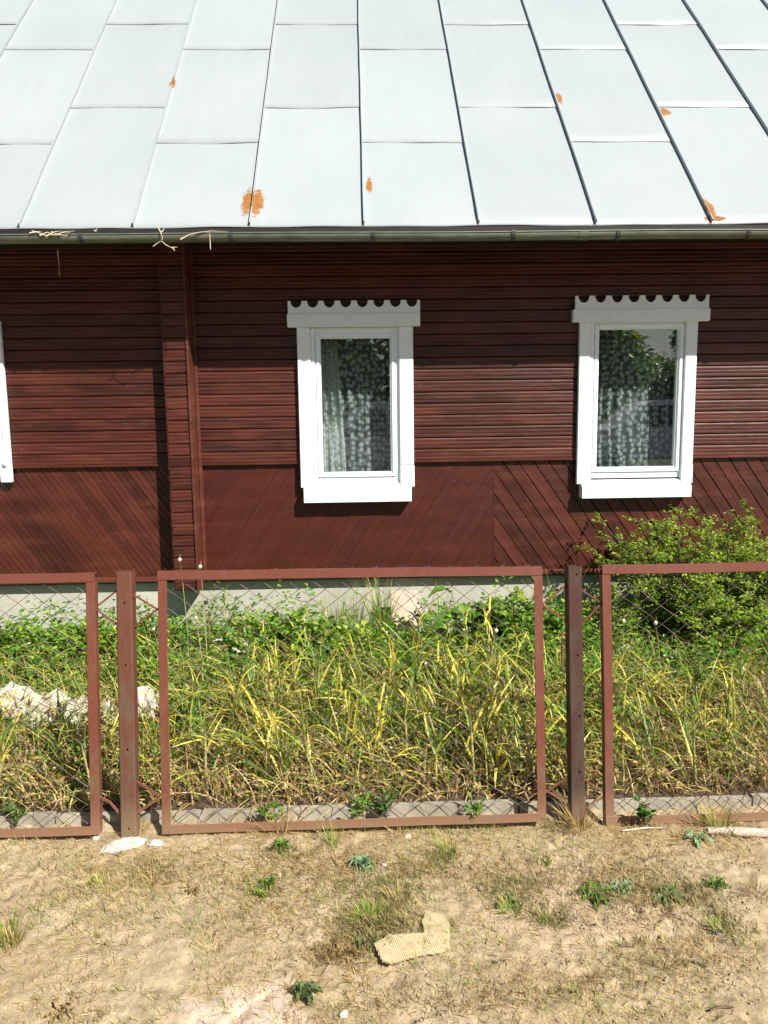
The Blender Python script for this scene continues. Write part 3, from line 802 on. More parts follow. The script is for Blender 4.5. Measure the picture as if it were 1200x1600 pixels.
# ------------------------------------------------------------------ fence
YF = 2.925; LEAN = math.radians(7.2)          # the fence leans away from the road
fence = empty('metal_fence', (0, YF, 0)); fence.rotation_euler = (-LEAN, 0, 0); tag(fence, 'red brown angle iron fence with chain link panels and rusty channel posts', 'fence')
def fp(o):
    o.parent = fence; o.matrix_parent_inverse = Matrix.Translation(-fence.location); return o
FT = .036
def obox(bm, pts4f, depthvec):
    f = bm.faces.new([bm.verts.new(p) for p in pts4f]); e = bmesh.ops.extrude_face_region(bm, geom=[f])
    bmesh.ops.translate(bm, vec=depthvec, verts=[g for g in e['geom'] if isinstance(g, bmesh.types.BMVert)])
def angle_bar(name, a, b, inward, par, y=YF, w=FT, wob=.0):
    """L section from a to b (x,z), plate towards the viewer, flange at the outer edge"""
    a, b, inn = Vector(a), Vector(b), Vector(inward); bm = bmesh.new(); t = .0035
    V3 = lambda p, yy: Vector((p.x, yy, p.y))
    obox(bm, [V3(a,y), V3(b,y), V3(b+inn*w,y), V3(a+inn*w,y)], Vector((0,t,0)))
    obox(bm, [V3(a,y+t), V3(b,y+t), V3(b+inn*t,y+t), V3(a+inn*t,y+t)], Vector((0,w,0)))
    bmesh.ops.recalc_face_normals(bm, faces=bm.faces[:])
    bmesh.ops.bevel(bm, geom=bm.edges[:], offset=.0011, segments=1, affect='EDGES')
    bmesh.ops.subdivide_edges(bm, edges=[e for e in bm.edges if e.calc_length() > .3], cuts=12)
    for v in bm.verts:
        k_ = Vector((v.co.x*2.2, 0, v.co.z*2.2)); v.co.y += .004*noise.noise(k_); v.co.z += .0025*noise.noise(k_*1.5+Vector((9,0,0)))*(1 if abs(b.x-a.x) > .3 else 0); v.co.x += .002*noise.noise(k_*1.5+Vector((0,9,0)))*(0 if abs(b.x-a.x) > .3 else 1)
    return bobj(name, bm, M_FRAME, par)
def wire_mesh(x0, x1, z0, z1, seed):
    dw, dh = .104, .078; bm = bmesh.new(); rr_ = random.Random(seed)
    nd = {}
    ni = int((x1-x0)/(dw/2))+3; nj = int((z1-z0)/(dh/2))+3
    ox = rr_.uniform(0, dw/2)
    def node(i, j):
        if (i, j) not in nd:
            x = x0 - ox + i*dw/2; z = z0 - .01 + j*dh/2
            x += .006*noise.noise(Vector((x*3, z*3, seed))) + rr_.uniform(-.002,.002); z += .008*noise.noise(Vector((x*2.5, z*2.5, seed+5))) + rr_.uniform(-.002,.002)
            y = YF + .024 + .012*noise.noise(Vector((x*2, z*2, seed+9))) + (.0017 if i % 2 else -.0017)
            nd[(i,j)] = Vector((x,y,z))
        return nd[(i,j)]
    for j in range(nj):
        for i in range(ni):
            if (i+j) % 2: continue
            for dj in (1, -1):
                if not (0 <= j+dj <= nj): continue
                a, b = node(i,j), node(i+1,j+dj)
                def inside(p): return x0 <= p.x <= x1 and z0 <= p.z <= z1
                if not (inside(a) or inside(b)): continue
                def cl(p, q):
                    r = p.copy(); d = q-p
                    t = 0.0
                    if r.x < x0 and d.x: t = max(t, (x0-p.x)/d.x)
                    if r.x > x1 and d.x: t = max(t, (x1-p.x)/d.x)
                    if r.z < z0 and d.z: t = max(t, (z0-p.z)/d.z)
                    if r.z > z1 and d.z: t = max(t, (z1-p.z)/d.z)
                    return p + d*min(t, 1)
                tube_bm(bm, [cl(a,b), (a+b)/2, cl(b,a)], .00145, 3, False)
    return bobj('wire_mesh', bm, M_WIRE, None, True)
def panel(x0, x1, zb0, zb1, zt0, zt1, seed, order):
    wm = fp(wire_mesh(x0+.004, x1-.004, min(zb0,zb1)+.01, max(zt0,zt1)-.004, seed))
    y = YF
    angle_bar('top_rail', (x0, zt0), (x1, zt1), (0,-1), wm, YF-.001)
    angle_bar('bottom_rail', (x0, zb0), (x1, zb1), (0,1), wm, YF+.0005)
    sk = .004
    angle_bar('side_stile', (x0, zb0+.003), (x0, zt0-FT-.001 if order else zt0-.002), (1,0), wm, YF+.002)
    angle_bar('side_stile', (x1, zb1+.003), (x1, zt1-FT-.001 if order else zt1-.002), (-1,0), wm, YF+.002)
    return wm
def fz(px, py, off=0.0):
    d = ray(px, py); n = Vector((0, math.cos(LEAN), -math.sin(LEAN))); B = Vector((0, YF, 0)) + n*off
    q = CAM + d*((B-CAM).dot(n)/d.dot(n)) - Vector((0, YF, 0))
    return Vector((q.x, YF+off, q.y*math.sin(LEAN) + q.z*math.cos(LEAN)))
A, B, C, D = fz(246,893), fz(848,885), fz(252,1304), fz(853,1284)
panel((A.x+C.x)/2, (B.x+D.x)/2, C.z, D.z, A.z, B.z, 1, True)
a, b = fz(148,895), fz(154,1305)
panel((a.x+b.x)/2-1.62, (a.x+b.x)/2, b.z-.0, b.z, a.z-.004, a.z, 2, True)
a, b = fz(941,884), fz(947,1290)
panel((a.x+b.x)/2, (a.x+b.x)/2+1.66, b.z, b.z+.0, a.z, a.z+.002, 3, True)

def holed_plate(bm, w, h, holes, t, M4):
    """plate in local xz with 8-sided through holes [(x,z,rx,rz)] ; M4 puts it in place"""
    zs = [0]
    for hx, hz, rx, rz in sorted(holes, key=lambda q: q[1]): zs += [hz-rz*1.6, hz+rz*1.6]
    zs.append(h)
    for side in (0, t):
        def q4(pts):
            vs = [bm.verts.new(M4 @ Vector((p[0], side, p[1]))) for p in (pts if side == 0 else pts[::-1])]; bm.faces.new(vs)
        for a_, b_ in zip(zs[0::2], zs[1::2]): q4([(0,a_),(w,a_),(w,b_),(0,b_)])
        for hx, hz, rx, rz in holes:
            z0, z1 = hz-rz*1.6, hz+rz*1.6
            sq = [(w,hz),(w,z1),(hx,z1),(0,z1),(0,hz),(0,z0),(hx,z0),(w,z0)]
            ci = [(hx+rx*math.cos(k*math.pi/4), hz+rz*math.sin(k*math.pi/4)) for k in range(8)]
            for k in range(8): q4([ci[k], sq[k], sq[(k+1)%8], ci[(k+1)%8]])
    for hx, hz, rx, rz in holes:
        ci = [(hx+rx*math.cos(k*math.pi/4), hz+rz*math.sin(k*math.pi/4)) for k in range(8)]
        for k in range(8):
            a_, b_ = ci[k], ci[(k+1)%8]
            bm.faces.new([bm.verts.new(M4 @ Vector(p)) for p in ((a_[0],0,a_[1]),(b_[0],0,b_[1]),(b_[0],t,b_[1]),(a_[0],t,a_[1]))])
def post(x0, x1, zb, zt, holes, slots, label, extra=None):
    w = x1-x0; H = zt-zb; bm = bmesh.new(); t = .005; dep = .048
    holed_plate(bm, w-.014, H, [(hx*w, hz, .0042, .0055) for hx, hz in holes], t, Matrix.Translation((x0+.007, YF-.006, zb)))
    # rounded corners and flanges
    for s in (-1, 1):
        xe = x0 if s < 0 else x1; n_ = 5; r = .007
        cx = xe - s*r
        for k in range(n_):
            t0, t1 = k*math.pi/2/n_, (k+1)*math.pi/2/n_
            pts = [(cx+s*r*math.sin(t0), YF-.006+r-r*math.cos(t0)), (cx+s*r*math.sin(t1), YF-.006+r-r*math.cos(t1))]
            quad(bm, [(pts[0][0],pts[0][1],zb),(pts[1][0],pts[1][1],zb),(pts[1][0],pts[1][1],zt),(pts[0][0],pts[0][1],zt)])
        Mx = Matrix.Translation((xe, YF-.006+r, zb)) @ Matrix.Rotation(math.pi/2, 4, 'Z') 
        if s < 0: Mx = Matrix.Translation((xe+t, YF-.006+r, zb)) @ Matrix.Rotation(math.pi/2, 4, 'Z')
        holed_plate(bm, dep, H, [(dep*.5, hz, .007, .028) for hz in slots], t, Mx)
    quad(bm, [(x0+.004,YF+.046,zb),(x1-.004,YF+.046,zb),(x1-.004,YF+.046,zt),(x0+.004,YF+.046,zt)])
    quad(bm, [(x0,YF,zt-.0005),(x1,YF,zt-.0005),(x1-.005,YF+.004,zt-.0005),(x0+.005,YF+.004,zt-.0005)])
    bmesh.ops.remove_doubles(bm, verts=bm.verts[:], dist=.0003)
    bmesh.ops.recalc_face_normals(bm, faces=bm.faces[:])
    for v in bm.verts:
        h_ = (v.co.z-zb)/H; pass
    o = fp(bobj('fence_post', bm, M_POST if label else M_POST2)); o['label'] = 'rusty channel post with drilled holes'; return o
pa, pb = fz(181,893), fz(189,1312); pc = fz(210,893)
xm = (pa.x+pb.x)/2
p1 = post(xm, xm+(pc.x-pa.x)*.86, -.12, pa.z, [(.42,.04+.12),(.42,.36+.12),(.42,.70+.12),(.42,.95+.12)], [.28,.55,.83,1.10], 'l')
pa, pb = fz(880,885), fz(891,1292); pc = fz(908,885)
xm = (pa.x+pb.x)/2+.010
p2 = post(xm, xm+(pc.x-pa.x)*.80, -.12, pa.z, [(.55,.45+.12),(.5,.70+.12),(.5,1.03+.12),(.5,.22+.12)], [.3,.6,.85,1.1], '')
def brace(par, a, b, r=.0055, y0=YF+.014, y1=YF+.014, flat=True):
    A_, B_ = fz(a[0], a[1], y0-YF), fz(b[0], b[1], y1-YF)
    d = (B_-A_).normalized(); n_ = d.cross(Vector((0,1,0))).normalized()*r; bm = bmesh.new()
    obox(bm, [A_-n_, B_-n_, B_+n_, A_+n_], Vector((0,.004,0))); bmesh.ops.recalc_face_normals(bm, faces=bm.faces[:])
    bmesh.ops.bevel(bm, geom=bm.edges[:], offset=.0008, segments=1, affect='EDGES')
    o = bobj('brace', bm, M_FRAME, par); return o
for a, b in (((147,951),(186,920)), ((147,950),(186,978)), ((206,928),(247,953)), ((247,951),(207,981)), ((150,1243),(172,1254)), ((170,1252),(190,1275)), ((210,1220),(250,1244)), ((250,1246),(210,1272))): brace(p1, a, b, .0036 if a[1]<1100 else .0055)
for a, b in (((846,946),(886,914)), ((846,944),(888,972)), ((907,921),(942,943)), ((942,941),(907,977)), ((851,1234),(890,1258)), ((851,1240),(890,1212)), ((910,1216),(946,1240)), ((946,1242),(910,1266))): brace(p2, a, b, .0036)
tubeobj('latch_wire', [fz(884,990), fz(879,991,-.01), fz(878,1000,-.01), fz(879,1045,-.008)], .0035, M_POST, p2, 6)

# concrete edging behind the fence
edg = empty('concrete_edging', (0, 3.12, 0)); tag(edg, 'low grey concrete edging slabs set on edge behind the fence', 'edging')
x = -3.3; k = 0
while x < 3.4:
    L = 1.0 if k != 2 else .94; zt = at(500,1258,3.068).z + rnd.uniform(-.008,.008)
    bm = bmesh.new(); box(bm, x+.004, x+L-.004, 3.035, 3.068, -.1, zt)
    bmesh.ops.subdivide_edges(bm, edges=bm.edges[:], cuts=5, use_grid_fill=True)
    for v in bm.verts: v.co += Vector((0, .003*noise.noise(v.co*9), .003*noise.noise(v.co*14)))
    bmesh.ops.rotate(bm, cent=(x+L/2,3.05,0), matrix=Matrix.Rotation(rnd.uniform(-.006,.006),3,'Y'), verts=bm.verts[:])
    o = bobj('edging_slab', bm, M_CURB, edg); o.matrix_parent_inverse = Matrix.Translation(-edg.location); x += L; k += 1

#@@PLANTS@@
# ------------------------------------------------------------------ plants
def blades_np(base, az, lean, L, w, droop, segs=4, twist=0.0, fold=False, taper=.55, rs=nr):
    """many strap leaves at once; returns vertices, quads, 'along'"""
    N = len(base); base = np.asarray(base, float)
    az, lean, L, w, droop = [np.broadcast_to(np.asarray(q, float), (N,)) for q in (az, lean, L, w, droop)]
    h = np.stack([np.cos(az), np.sin(az), 0*az], 1); side = np.stack([-np.sin(az), np.cos(az), 0*az], 1)
    p = base.copy(); rings = []; al = []
    na = 3 if fold else 2
    for k in range(segs+1):
        t = k/segs; th = lean + droop*t
        wd = (w*np.minimum(1, .35+2.2*t+.2)*(1 - t)**taper if k < segs else w*.04)[:,None]/2
        tw = twist*t
        d = h*np.sin(th)[:,None]; d[:,2] += np.cos(th)
        nrm = h*np.cos(th)[:,None]; nrm[:,2] -= np.sin(th)
        sd2 = side*math.cos(tw) + nrm*math.sin(tw)
        if fold: rings.append(np.stack([p - sd2*wd + nrm*wd*.35, p, p + sd2*wd + nrm*wd*.35], 1))
        else: rings.append(np.stack([p - sd2*wd, p + sd2*wd], 1))
        al.append(np.full((N, na), t)); p = p + d*(L/segs)[:,None]
    V = np.stack(rings, 1).reshape(-1, 3); A = np.stack(al, 1).reshape(-1)
    ids = np.arange(N*(segs+1)*na).reshape(N, segs+1, na); F = []
    for q in range(na-1):
        F.append(np.stack([ids[:,:-1,q], ids[:,:-1,q+1], ids[:,1:,q+1], ids[:,1:,q]], -1).reshape(-1, 4))
    return V, np.concatenate(F), A
def leaves_np(pos, az, tilt, L, w, rs=nr):
    """small oval leaves: 6 points, 4 quads... as two folded halves"""
    N = len(pos); az, tilt, L, w = [np.broadcast_to(np.asarray(q, float), (N,)) for q in (az, tilt, L, w)]
    h = np.stack([np.cos(az)*np.cos(tilt), np.sin(az)*np.cos(tilt), np.sin(tilt)], 1)
    s = np.stack([-np.sin(az), np.cos(az), 0*az], 1); n = np.cross(h, s)
    roll = rs.uniform(-.6, .6, N)[:,None]; s2 = s*np.cos(roll) + n*np.sin(roll); n2 = np.cross(h, s2)
    Lc, wc = L[:,None], w[:,None]; p = np.asarray(pos, float)
    c = [p, p + h*Lc*.3 + s2*wc*.5 + n2*wc*.14, p + h*Lc*.68 + s2*wc*.42 + n2*wc*.10, p + h*Lc - n2*wc*.12,
         p + h*Lc*.68 - s2*wc*.42 + n2*wc*.10, p + h*Lc*.3 - s2*wc*.5 + n2*wc*.14]
    V = np.stack(c, 1).reshape(-1, 3); i = np.arange(N)[:,None]*6
    F = np.concatenate([i + np.array([0,1,2,3]), i + np.array([0,3,4,5])])
    return V, F, np.tile([0,.3,.7,1,.7,.3], N)
def cat_np(parts):
    V = []; F = []; A = []; o = 0
    for v, f, a in parts: V.append(v); F.append(f+o); A.append(a); o += len(v)
    return np.concatenate(V), np.concatenate(F), np.concatenate(A)
def stuffobj(name, parts, mat, label, cat):
    V, F, A = cat_np(parts) if isinstance(parts, list) else parts
    o = link(name, npmesh(name, V, F, A), mat); tag(o, label, cat, kind='stuff'); return o
def copytree(o, parent=None):
    c = o.copy(); COL.objects.link(c); c.parent = parent
    for ch in list(o.children): copytree(ch, c)
    return c
U = nr.uniform
def zs_(x, y): return np.array([h_soil(a, b) if b > 3.06 else h_sand(a, b) for a, b in zip(x, y)])
def spread(x, y, dz=0): return np.stack([x, y, zs_(x, y)+dz], 1)
def fnoise(x, y, s, o=0): return np.array([noise.noise(Vector((a*s, b*s, o))) for a, b in zip(x, y)])

# garlic plants: pale stalk and long yellowing strap leaves, each plant a thing
def garlic_proto(seed, hgt, nl):
    rs = np.random.RandomState(seed); r_ = random.Random(seed)
    o = empty('garlic_plant')
    tip = Vector((r_.uniform(-.06,.06), r_.uniform(-.05,.05), hgt))
    st = [Vector((0,0,-.03)), tip*.35+Vector((r_.uniform(-.01,.01),0,0)), tip*.7, tip]
    tubeobj('stalk', st, [.0065,.006,.005,.0035], M_STALK, o, 5)
    a0 = r_.uniform(0, 6.28)
    for k in range(nl):
        t = .12 + .86*k/nl; b = tip*t; az = a0 + k*math.pi + r_.uniform(-.8,.8)
        L = r_.uniform(.14,.36)*(1.05-.3*t); lean = r_.uniform(.15,1.15); droop = r_.choice((.1,.3,.6,1.0,1.6,2.3))*r_.uniform(.7,1.1)
        V, F, A = blades_np([b], az, lean, L, r_.uniform(.008,.0175), droop, 7, r_.uniform(-1.2,1.2), True, .6, rs)
        link('leaf', npmesh('leaf', V, F, A), M_GARLIC, o)
    return o
gp = [garlic_proto(100+q, (.22,.28,.18,.34,.25,.15,.30,.23)[q], (8,9,7,9,8,7,8,9)[q]) for q in range(8)]
spots = []
tries = 0
while len(spots) < 150 and tries < 9000:
    tries += 1
    y = rnd.uniform(3.17, 4.65); x = rnd.uniform(-.5*y*1.02, .5*y*1.06)
    if x < -1.05 and rnd.random() < .72: continue
    if y > 4.15 and rnd.random() < .6: continue
    if x > 1.2 and y > 4.1: continue
    if -2.1 < x < -.95 and 3.7 < y < 4.5: continue
    if all((x-a)**2+(y-b)**2 > .085**2 for a, b in spots): spots.append((x, y))
for k, (x, y) in enumerate(spots):
    o = gp[k] if k < len(gp) else copytree(gp[rnd.randrange(8)])
    o.location = (x, y, h_soil(x, y)); o.rotation_euler = (rnd.uniform(-.16,.16), rnd.uniform(-.16,.16), rnd.uniform(0, 6.28))
    s_ = rnd.uniform(.8,1.15); o.scale = (s_, s_, s_)
    px_ = x/y
    col_ = 'behind the panel cut off below the pilaster' if px_ < -.40 else 'around the post below the pilaster' if px_ < -.27 else 'before the slender weed and the pilaster foot' if px_ < -.13 else 'below the middle window' if px_ < .03 else 'below the leaning slab' if px_ < .12 else 'below the broad leaved docks' if px_ < .23 else 'around the post nearest the bush' if px_ < .31 else 'in front of the bush'
    row_ = 'garlic plant by the concrete edging' if y < 3.45 else 'garlic plant in the second row' if y < 3.8 else 'garlic plant in the third row' if y < 4.2 else 'rearmost garlic plant by the weeds'
    tag(o, row_+' '+col_, 'plant', 'garlic plants in the bed')

# flower scapes with round pale heads
def scape(px, py, Y, label, r=.011):
    top = at(px, py, Y); zb = h_soil(top.x, Y); o = empty('garlic_scape', (top.x+.02, Y, zb))
    t = Vector((-.02, 0, top.z-zb)); w_ = rnd.uniform(-.03,.03)
    tubeobj('stem', [(0,0,-.02), (w_,.01,t.z*.4), (-.01+w_*.4,0,t.z*.8), t], [.0035,.003,.0025,.002], M_STALK, o, 5)
    bm = bmesh.new(); bmesh.ops.create_icosphere(bm, subdivisions=2, radius=r)
    for v in bm.verts: v.co *= 1+.22*noise.noise(v.co*180); v.co.z *= 1.15
    h = bobj('flower_head', bm, M_HEAD, o, True); h.location = t + Vector((0,0,r*.8))
    tag(o, label, 'flower'); 
    bm = bmesh.new(); tube_bm(bm, [t+Vector((0,0,r*1.6)), t+Vector((.006,0,r*2.6)), t+Vector((.004,0,r*3.8))], [.0016,.001,.0004], 4)
    bobj('bract', bm, M_HEAD, o)
scape(281,877,4.55,'shorter seed head stem rising past the centre panel near its upper post end, upright beak', .012)
scape(313,888,4.5,'curved seed head stem just right of the upright beaked one', .012)
scape(1024,976,4.1,'tall pale seed head in front of the bush, right one of the pair', .012)
scape(974,973,4.15,'pale seed head beside the fence stile in front of the bush', .012)
scape(775,988,4.2,'thick stemmed seed head standing below the broad leaved dock', .012)
scape(306,968,4.2,'seed head before the slender grey weed by the pilaster foot', .010)
scape(665,1039,4.0,'round whitish seed head below the leaning slab', .009)
scape(1160,1046,3.9,'small seed head at the outer edge below the bush', .009)
scape(1172,1122,3.7,'low drying seed head at the outer edge of the bed', .009)
scape(240,985,4.3,'seed head beside the top of the centre panel stile', .009)
scape(590,1232,3.2,'low seed head just above the concrete edging', .009)
scape(860,1102,3.75,'seed head touching the centre panel end stile', .009)

# ground cover
def vec(n, x0, x1, y0, y1): return U(x0,x1,n), U(y0,y1,n)
def keep(x, y, m): return x[m], y[m]
N = 17000; x, y = vec(N, -3, 3, 3.9, 5.38); m_ = (fnoise(x,y,2.2,3)+.62*(y-4.55) > -.12); x, y = keep(x, y, m_ & (np.abs(x) < y*.56+.1)); n = len(x)
hh = U(.015,.25,n)*(1+1.3*fnoise(x,y,3.5,8))*np.where((np.abs(x-.17)<.2)&(y>4.5), .3, 1)*np.where(y>5.28,.6,1)*np.where((x<-1.15)&(y>3.95)&(y<4.35),.3,1)
stuffobj('low_green_weeds', leaves_np(spread(x,y)+np.stack([0*hh,0*hh,hh],1), U(0,6.28,n), U(-.3,.7,n), U(.02,.05,n), U(.012,.03,n)), M_GREEN, 'low leafy green weeds covering the soil along the house foundation', 'weeds')
N = 7000; x, y = vec(N, -3, 3, 4.15, 5.2); m_ = fnoise(x,y,3.1,13) > .02; x, y = keep(x, y, m_ & (np.abs(x) < y*.56+.1)); n = len(x)
hh = U(.02,.17,n)
stuffobj('dark_green_weeds', leaves_np(spread(x,y)+np.stack([0*hh,0*hh,hh],1), U(0,6.28,n), U(-.4,.6,n), U(.02,.055,n), U(.015,.035,n)), M_DARKG, 'darker green patches of weeds between the garlic and the foundation', 'weeds')
N = 7500; x, y = vec(N, -2.6, 2.6, 3.1, 4.8); x, y = keep(x, y, (np.abs(x) < y*.54+.1) & (U(0,1,7500) < .62)); n = len(x)
g1_ = blades_np(spread(x,y), U(0,6.28,n), U(.05,.8,n), U(.10,.32,n), U(.003,.009,n), U(.3,2.0,n), 5, .8)
stuffobj('weedy_grass', g1_, M_GRASS, 'tangled green grass growing among the garlic', 'grass')
N = 13000; x, y = vec(N, -2.6, 2.6, 3.075, 4.7); x, y = keep(x, y, (np.abs(x) < y*.54+.1) & ((y < 3.55) | (U(0,1,N) < .6))); n = len(x)
g1_ = blades_np(spread(x,y), U(0,6.28,n), U(.1,1.5,n), U(.06,.30,n), U(.003,.008,n), U(.2,2.2,n), 5, 1.2)
stuffobj('dry_stalks', g1_, M_STRAW, 'tangled straw coloured dead stalks between the garlic plants', 'dead grass')
N = 9000; x, y = vec(N, -2.4, 2.4, 3.075, 4.5); x, y = keep(x, y, (np.abs(x) < y*.54+.1)); n = len(x)
hh = U(.0,.12,n)
stuffobj('dried_leaves', leaves_np(spread(x,y)+np.stack([0*hh,0*hh,hh],1), U(0,6.28,n), U(-1,.8,n), U(.015,.05,n), U(.006,.02,n)), M_DRY, 'brown withered leaves low in the garlic bed', 'dead leaves')
N = 15000; x, y = vec(N, -2.5, 2.6, 3.2, 4.6); x, y = keep(x, y, (fnoise(x,y,2.7,33) > .38-.36*(y-3.3)) & (np.abs(x) < y*.54)); n = len(x); hh = U(.0,.2,n)
stuffobj('young_weeds', leaves_np(spread(x,y)+np.stack([0*hh,0*hh,hh],1), U(0,6.28,n), U(-.2,.9,n), U(.014,.04,n), U(.008,.024,n)), M_GREEN, 'small green seedlings scattered low in the garlic bed', 'weeds')

N = 900; x, y = vec(N, -2.3, 2.5, 3.2, 5.1); x, y = keep(x, y, (np.abs(x) < y*.53)); n = len(x); hh = U(.04,.24,n)
M_PALE = leafmat('pale_petal', [(0,(.45,.40,.28)), (1,(.70,.66,.55))], None, .2, .7)
stuffobj('pale_petals', leaves_np(spread(x,y)+np.stack([0*hh,0*hh,hh],1), U(0,6.28,n), U(-.6,.9,n), U(.008,.02,n), U(.006,.014,n)), M_PALE, 'pale dry petals and husks caught among the weeds and garlic', 'husks')
N = 6000; x, y = vec(N, -2.6, 2.6, 3.3, 4.7); x, y = keep(x, y, (np.abs(x) < y*.54)); n = len(x); hh = U(.02,.2,n)
stuffobj('tangled_shoots', blades_np(spread(x,y)+np.stack([0*hh,0*hh,hh],1), U(0,6.28,n), U(.3,1.7,n), U(.06,.22,n), U(.002,.006,n), U(.0,1.6,n), 4, 1.0), M_GRASS, 'fine tangled green and yellow shoots between the garlic leaves', 'weeds')

# grass clumps at the foundation, each clump a thing
def tuft(name, loc, n, L, spreadr, mat, label, lean=.55, w=.004, cat='grass tuft', droop=.9, group=None, seed=None):
    rs = np.random.RandomState(seed or rnd.randrange(9999))
    a = rs.uniform(0,6.28,n); r = spreadr*np.sqrt(rs.uniform(0,1,n)); b = np.stack([r*np.cos(a), r*np.sin(a), 0*a-.005], 1)
    V, F, A = blades_np(b, a+rs.uniform(-.6,.6,n), rs.uniform(.02,lean,n), rs.uniform(.5,1,n)*L, rs.uniform(.6,1.2,n)*w, rs.uniform(.1,droop,n), 5, .5)
    o = link(name, npmesh(name, V, F, A), mat); o.location = loc; tag(o, label, cat, group); return o
def gl(px, py, Y=None):
    p = ground(px, py); p.z = (h_soil(p.x,p.y) if p.y > 3.06 else h_sand(p.x,p.y)); return p
def wl_(px, Y):
    p = at(px, 960, Y); p.z = h_soil(p.x, Y); return p
for px, Y, L, n, lab in ((530,5.15,.30,60,'thin grass clump against the foundation left of the leaning slab'), (598,5.18,.36,80,'dense upright grass clump touching the leaning slab'), (560,5.1,.24,45,'short grass clump between the two taller ones by the slab'),
                         (440,5.2,.2,40,'low sparse grass against the foundation under the middle window'), (690,5.2,.33,18,'few bare grass stems against the foundation right of the slab'), (872,5.15,.42,26,'tall thin grass behind the right fence post')):
    tuft('grass_clump', wl_(px, Y), int(n*1.7), L*1.35, .07, M_GRASS, lab, .35, .0055, 'grass', .9)

# slender branching weeds
def branchy(name, loc, H, mat, label, nb=10, leaf=(.02,.05), lw=.3, seed=1, spreadr=.16, nper=9, cat='plant', group=None):
    r_ = random.Random(seed); rs = np.random.RandomState(seed); root = empty(name, loc); bm = bmesh.new(); P = []; AZ = []; TL = []
    for b in range(nb):
        t = (b+.5)/nb; a = r_.uniform(0,6.28); h0 = H*t*.85; ln_ = H*.35*(1.1-t)+.05
        tip = Vector((math.cos(a)*spreadr*(1.1-.5*t), math.sin(a)*spreadr*(1.1-.5*t), h0+ln_))
        st = Vector((0,0,h0*.7)); mid = (st+tip)/2+Vector((0,0,-.01)); tube_bm(bm, [st, mid, tip], [.0028,.002,.001], 4, False)
        for k in range(nper):
            u = r_.uniform(.25,1); p = st.lerp(tip, u); P.append(p); AZ.append(a+r_.uniform(-1.6,1.6)); TL.append(r_.uniform(-.2,.9))
    tube_bm(bm, [(0,0,-.02),(.005,0,H*.5),(0,.005,H)], [.005,.0035,.001], 5, False)
    bobj('stem', bm, M_STALK if mat != M_DARKG else M_BARK, root, True)
    for k in range(nper): P.append(Vector((0,0,H*r_.uniform(.6,1)))); AZ.append(r_.uniform(0,6.28)); TL.append(r_.uniform(0,1.2))
    n = len(P); L = rs.uniform(*leaf, n); V, F, A = leaves_np(np.array([tuple(p) for p in P]), AZ, TL, L, L*lw*rs.uniform(.7,1.3,n), rs)
    link('foliage', npmesh('foliage', V, F, A), mat, root)
    tag(root, label, cat, group); return root
branchy('tall_weed', wl_(352,4.95), .42, M_GREEN, 'tall slender weed with narrow leaves left of the pink flowers', 14, (.03,.06), .22, 3, .11, 10)
branchy('tall_weed', wl_(325,5.0), .33, M_GRASS, 'pale wispy weed beside the foot of the pilaster', 10, (.02,.04), .2, 4, .09, 9)
branchy('tall_weed', wl_(232,4.9), .36, M_GREEN, 'bushy small leaved weed behind the left post braces', 14, (.02,.035), .5, 5, .15, 14)
branchy('tall_weed', wl_(262,4.7), .30, M_GREEN, 'round leafy weed behind the centre panel stile', 14, (.02,.035), .5, 6, .15, 14)
for k, (px, Y, H, lab) in enumerate(((400,4.85,.17,'low feathery leaved plant below the left part of the middle window'), (455,4.8,.2,'fresh green plant with divided leaves in the middle of the ground cover'), (500,4.75,.18,'fresh green plant right of the one with divided leaves'), (560,4.7,.15,'low green plant below the grass clumps'), (385,4.6,.17,'green plant nearest the pilaster in the ground cover'),
                     (800,4.8,.25,'bushy green plant beside the centre panel end stile'), (835,4.9,.28,'bushy green plant behind the end of the centre panel'), (770,4.9,.2,'leafy plant growing under the broad leaved dock'), (880,4.6,.2,'low green plant behind the right post'),
                     (20,4.85,.15,'low yellow green plant at the outer end of the bed'), (70,4.75,.16,'green plant before the foundation in the left panel'), (120,4.7,.18,'green plant behind the left panel stile'), (160,4.7,.2,'green plant between left panel and post'))):
    branchy('leafy_weed', wl_(px, Y), H*1.4, M_GREEN if k % 3 else M_LIME, lab, 14, (.03,.06), .55, 20+k, .18, 18)

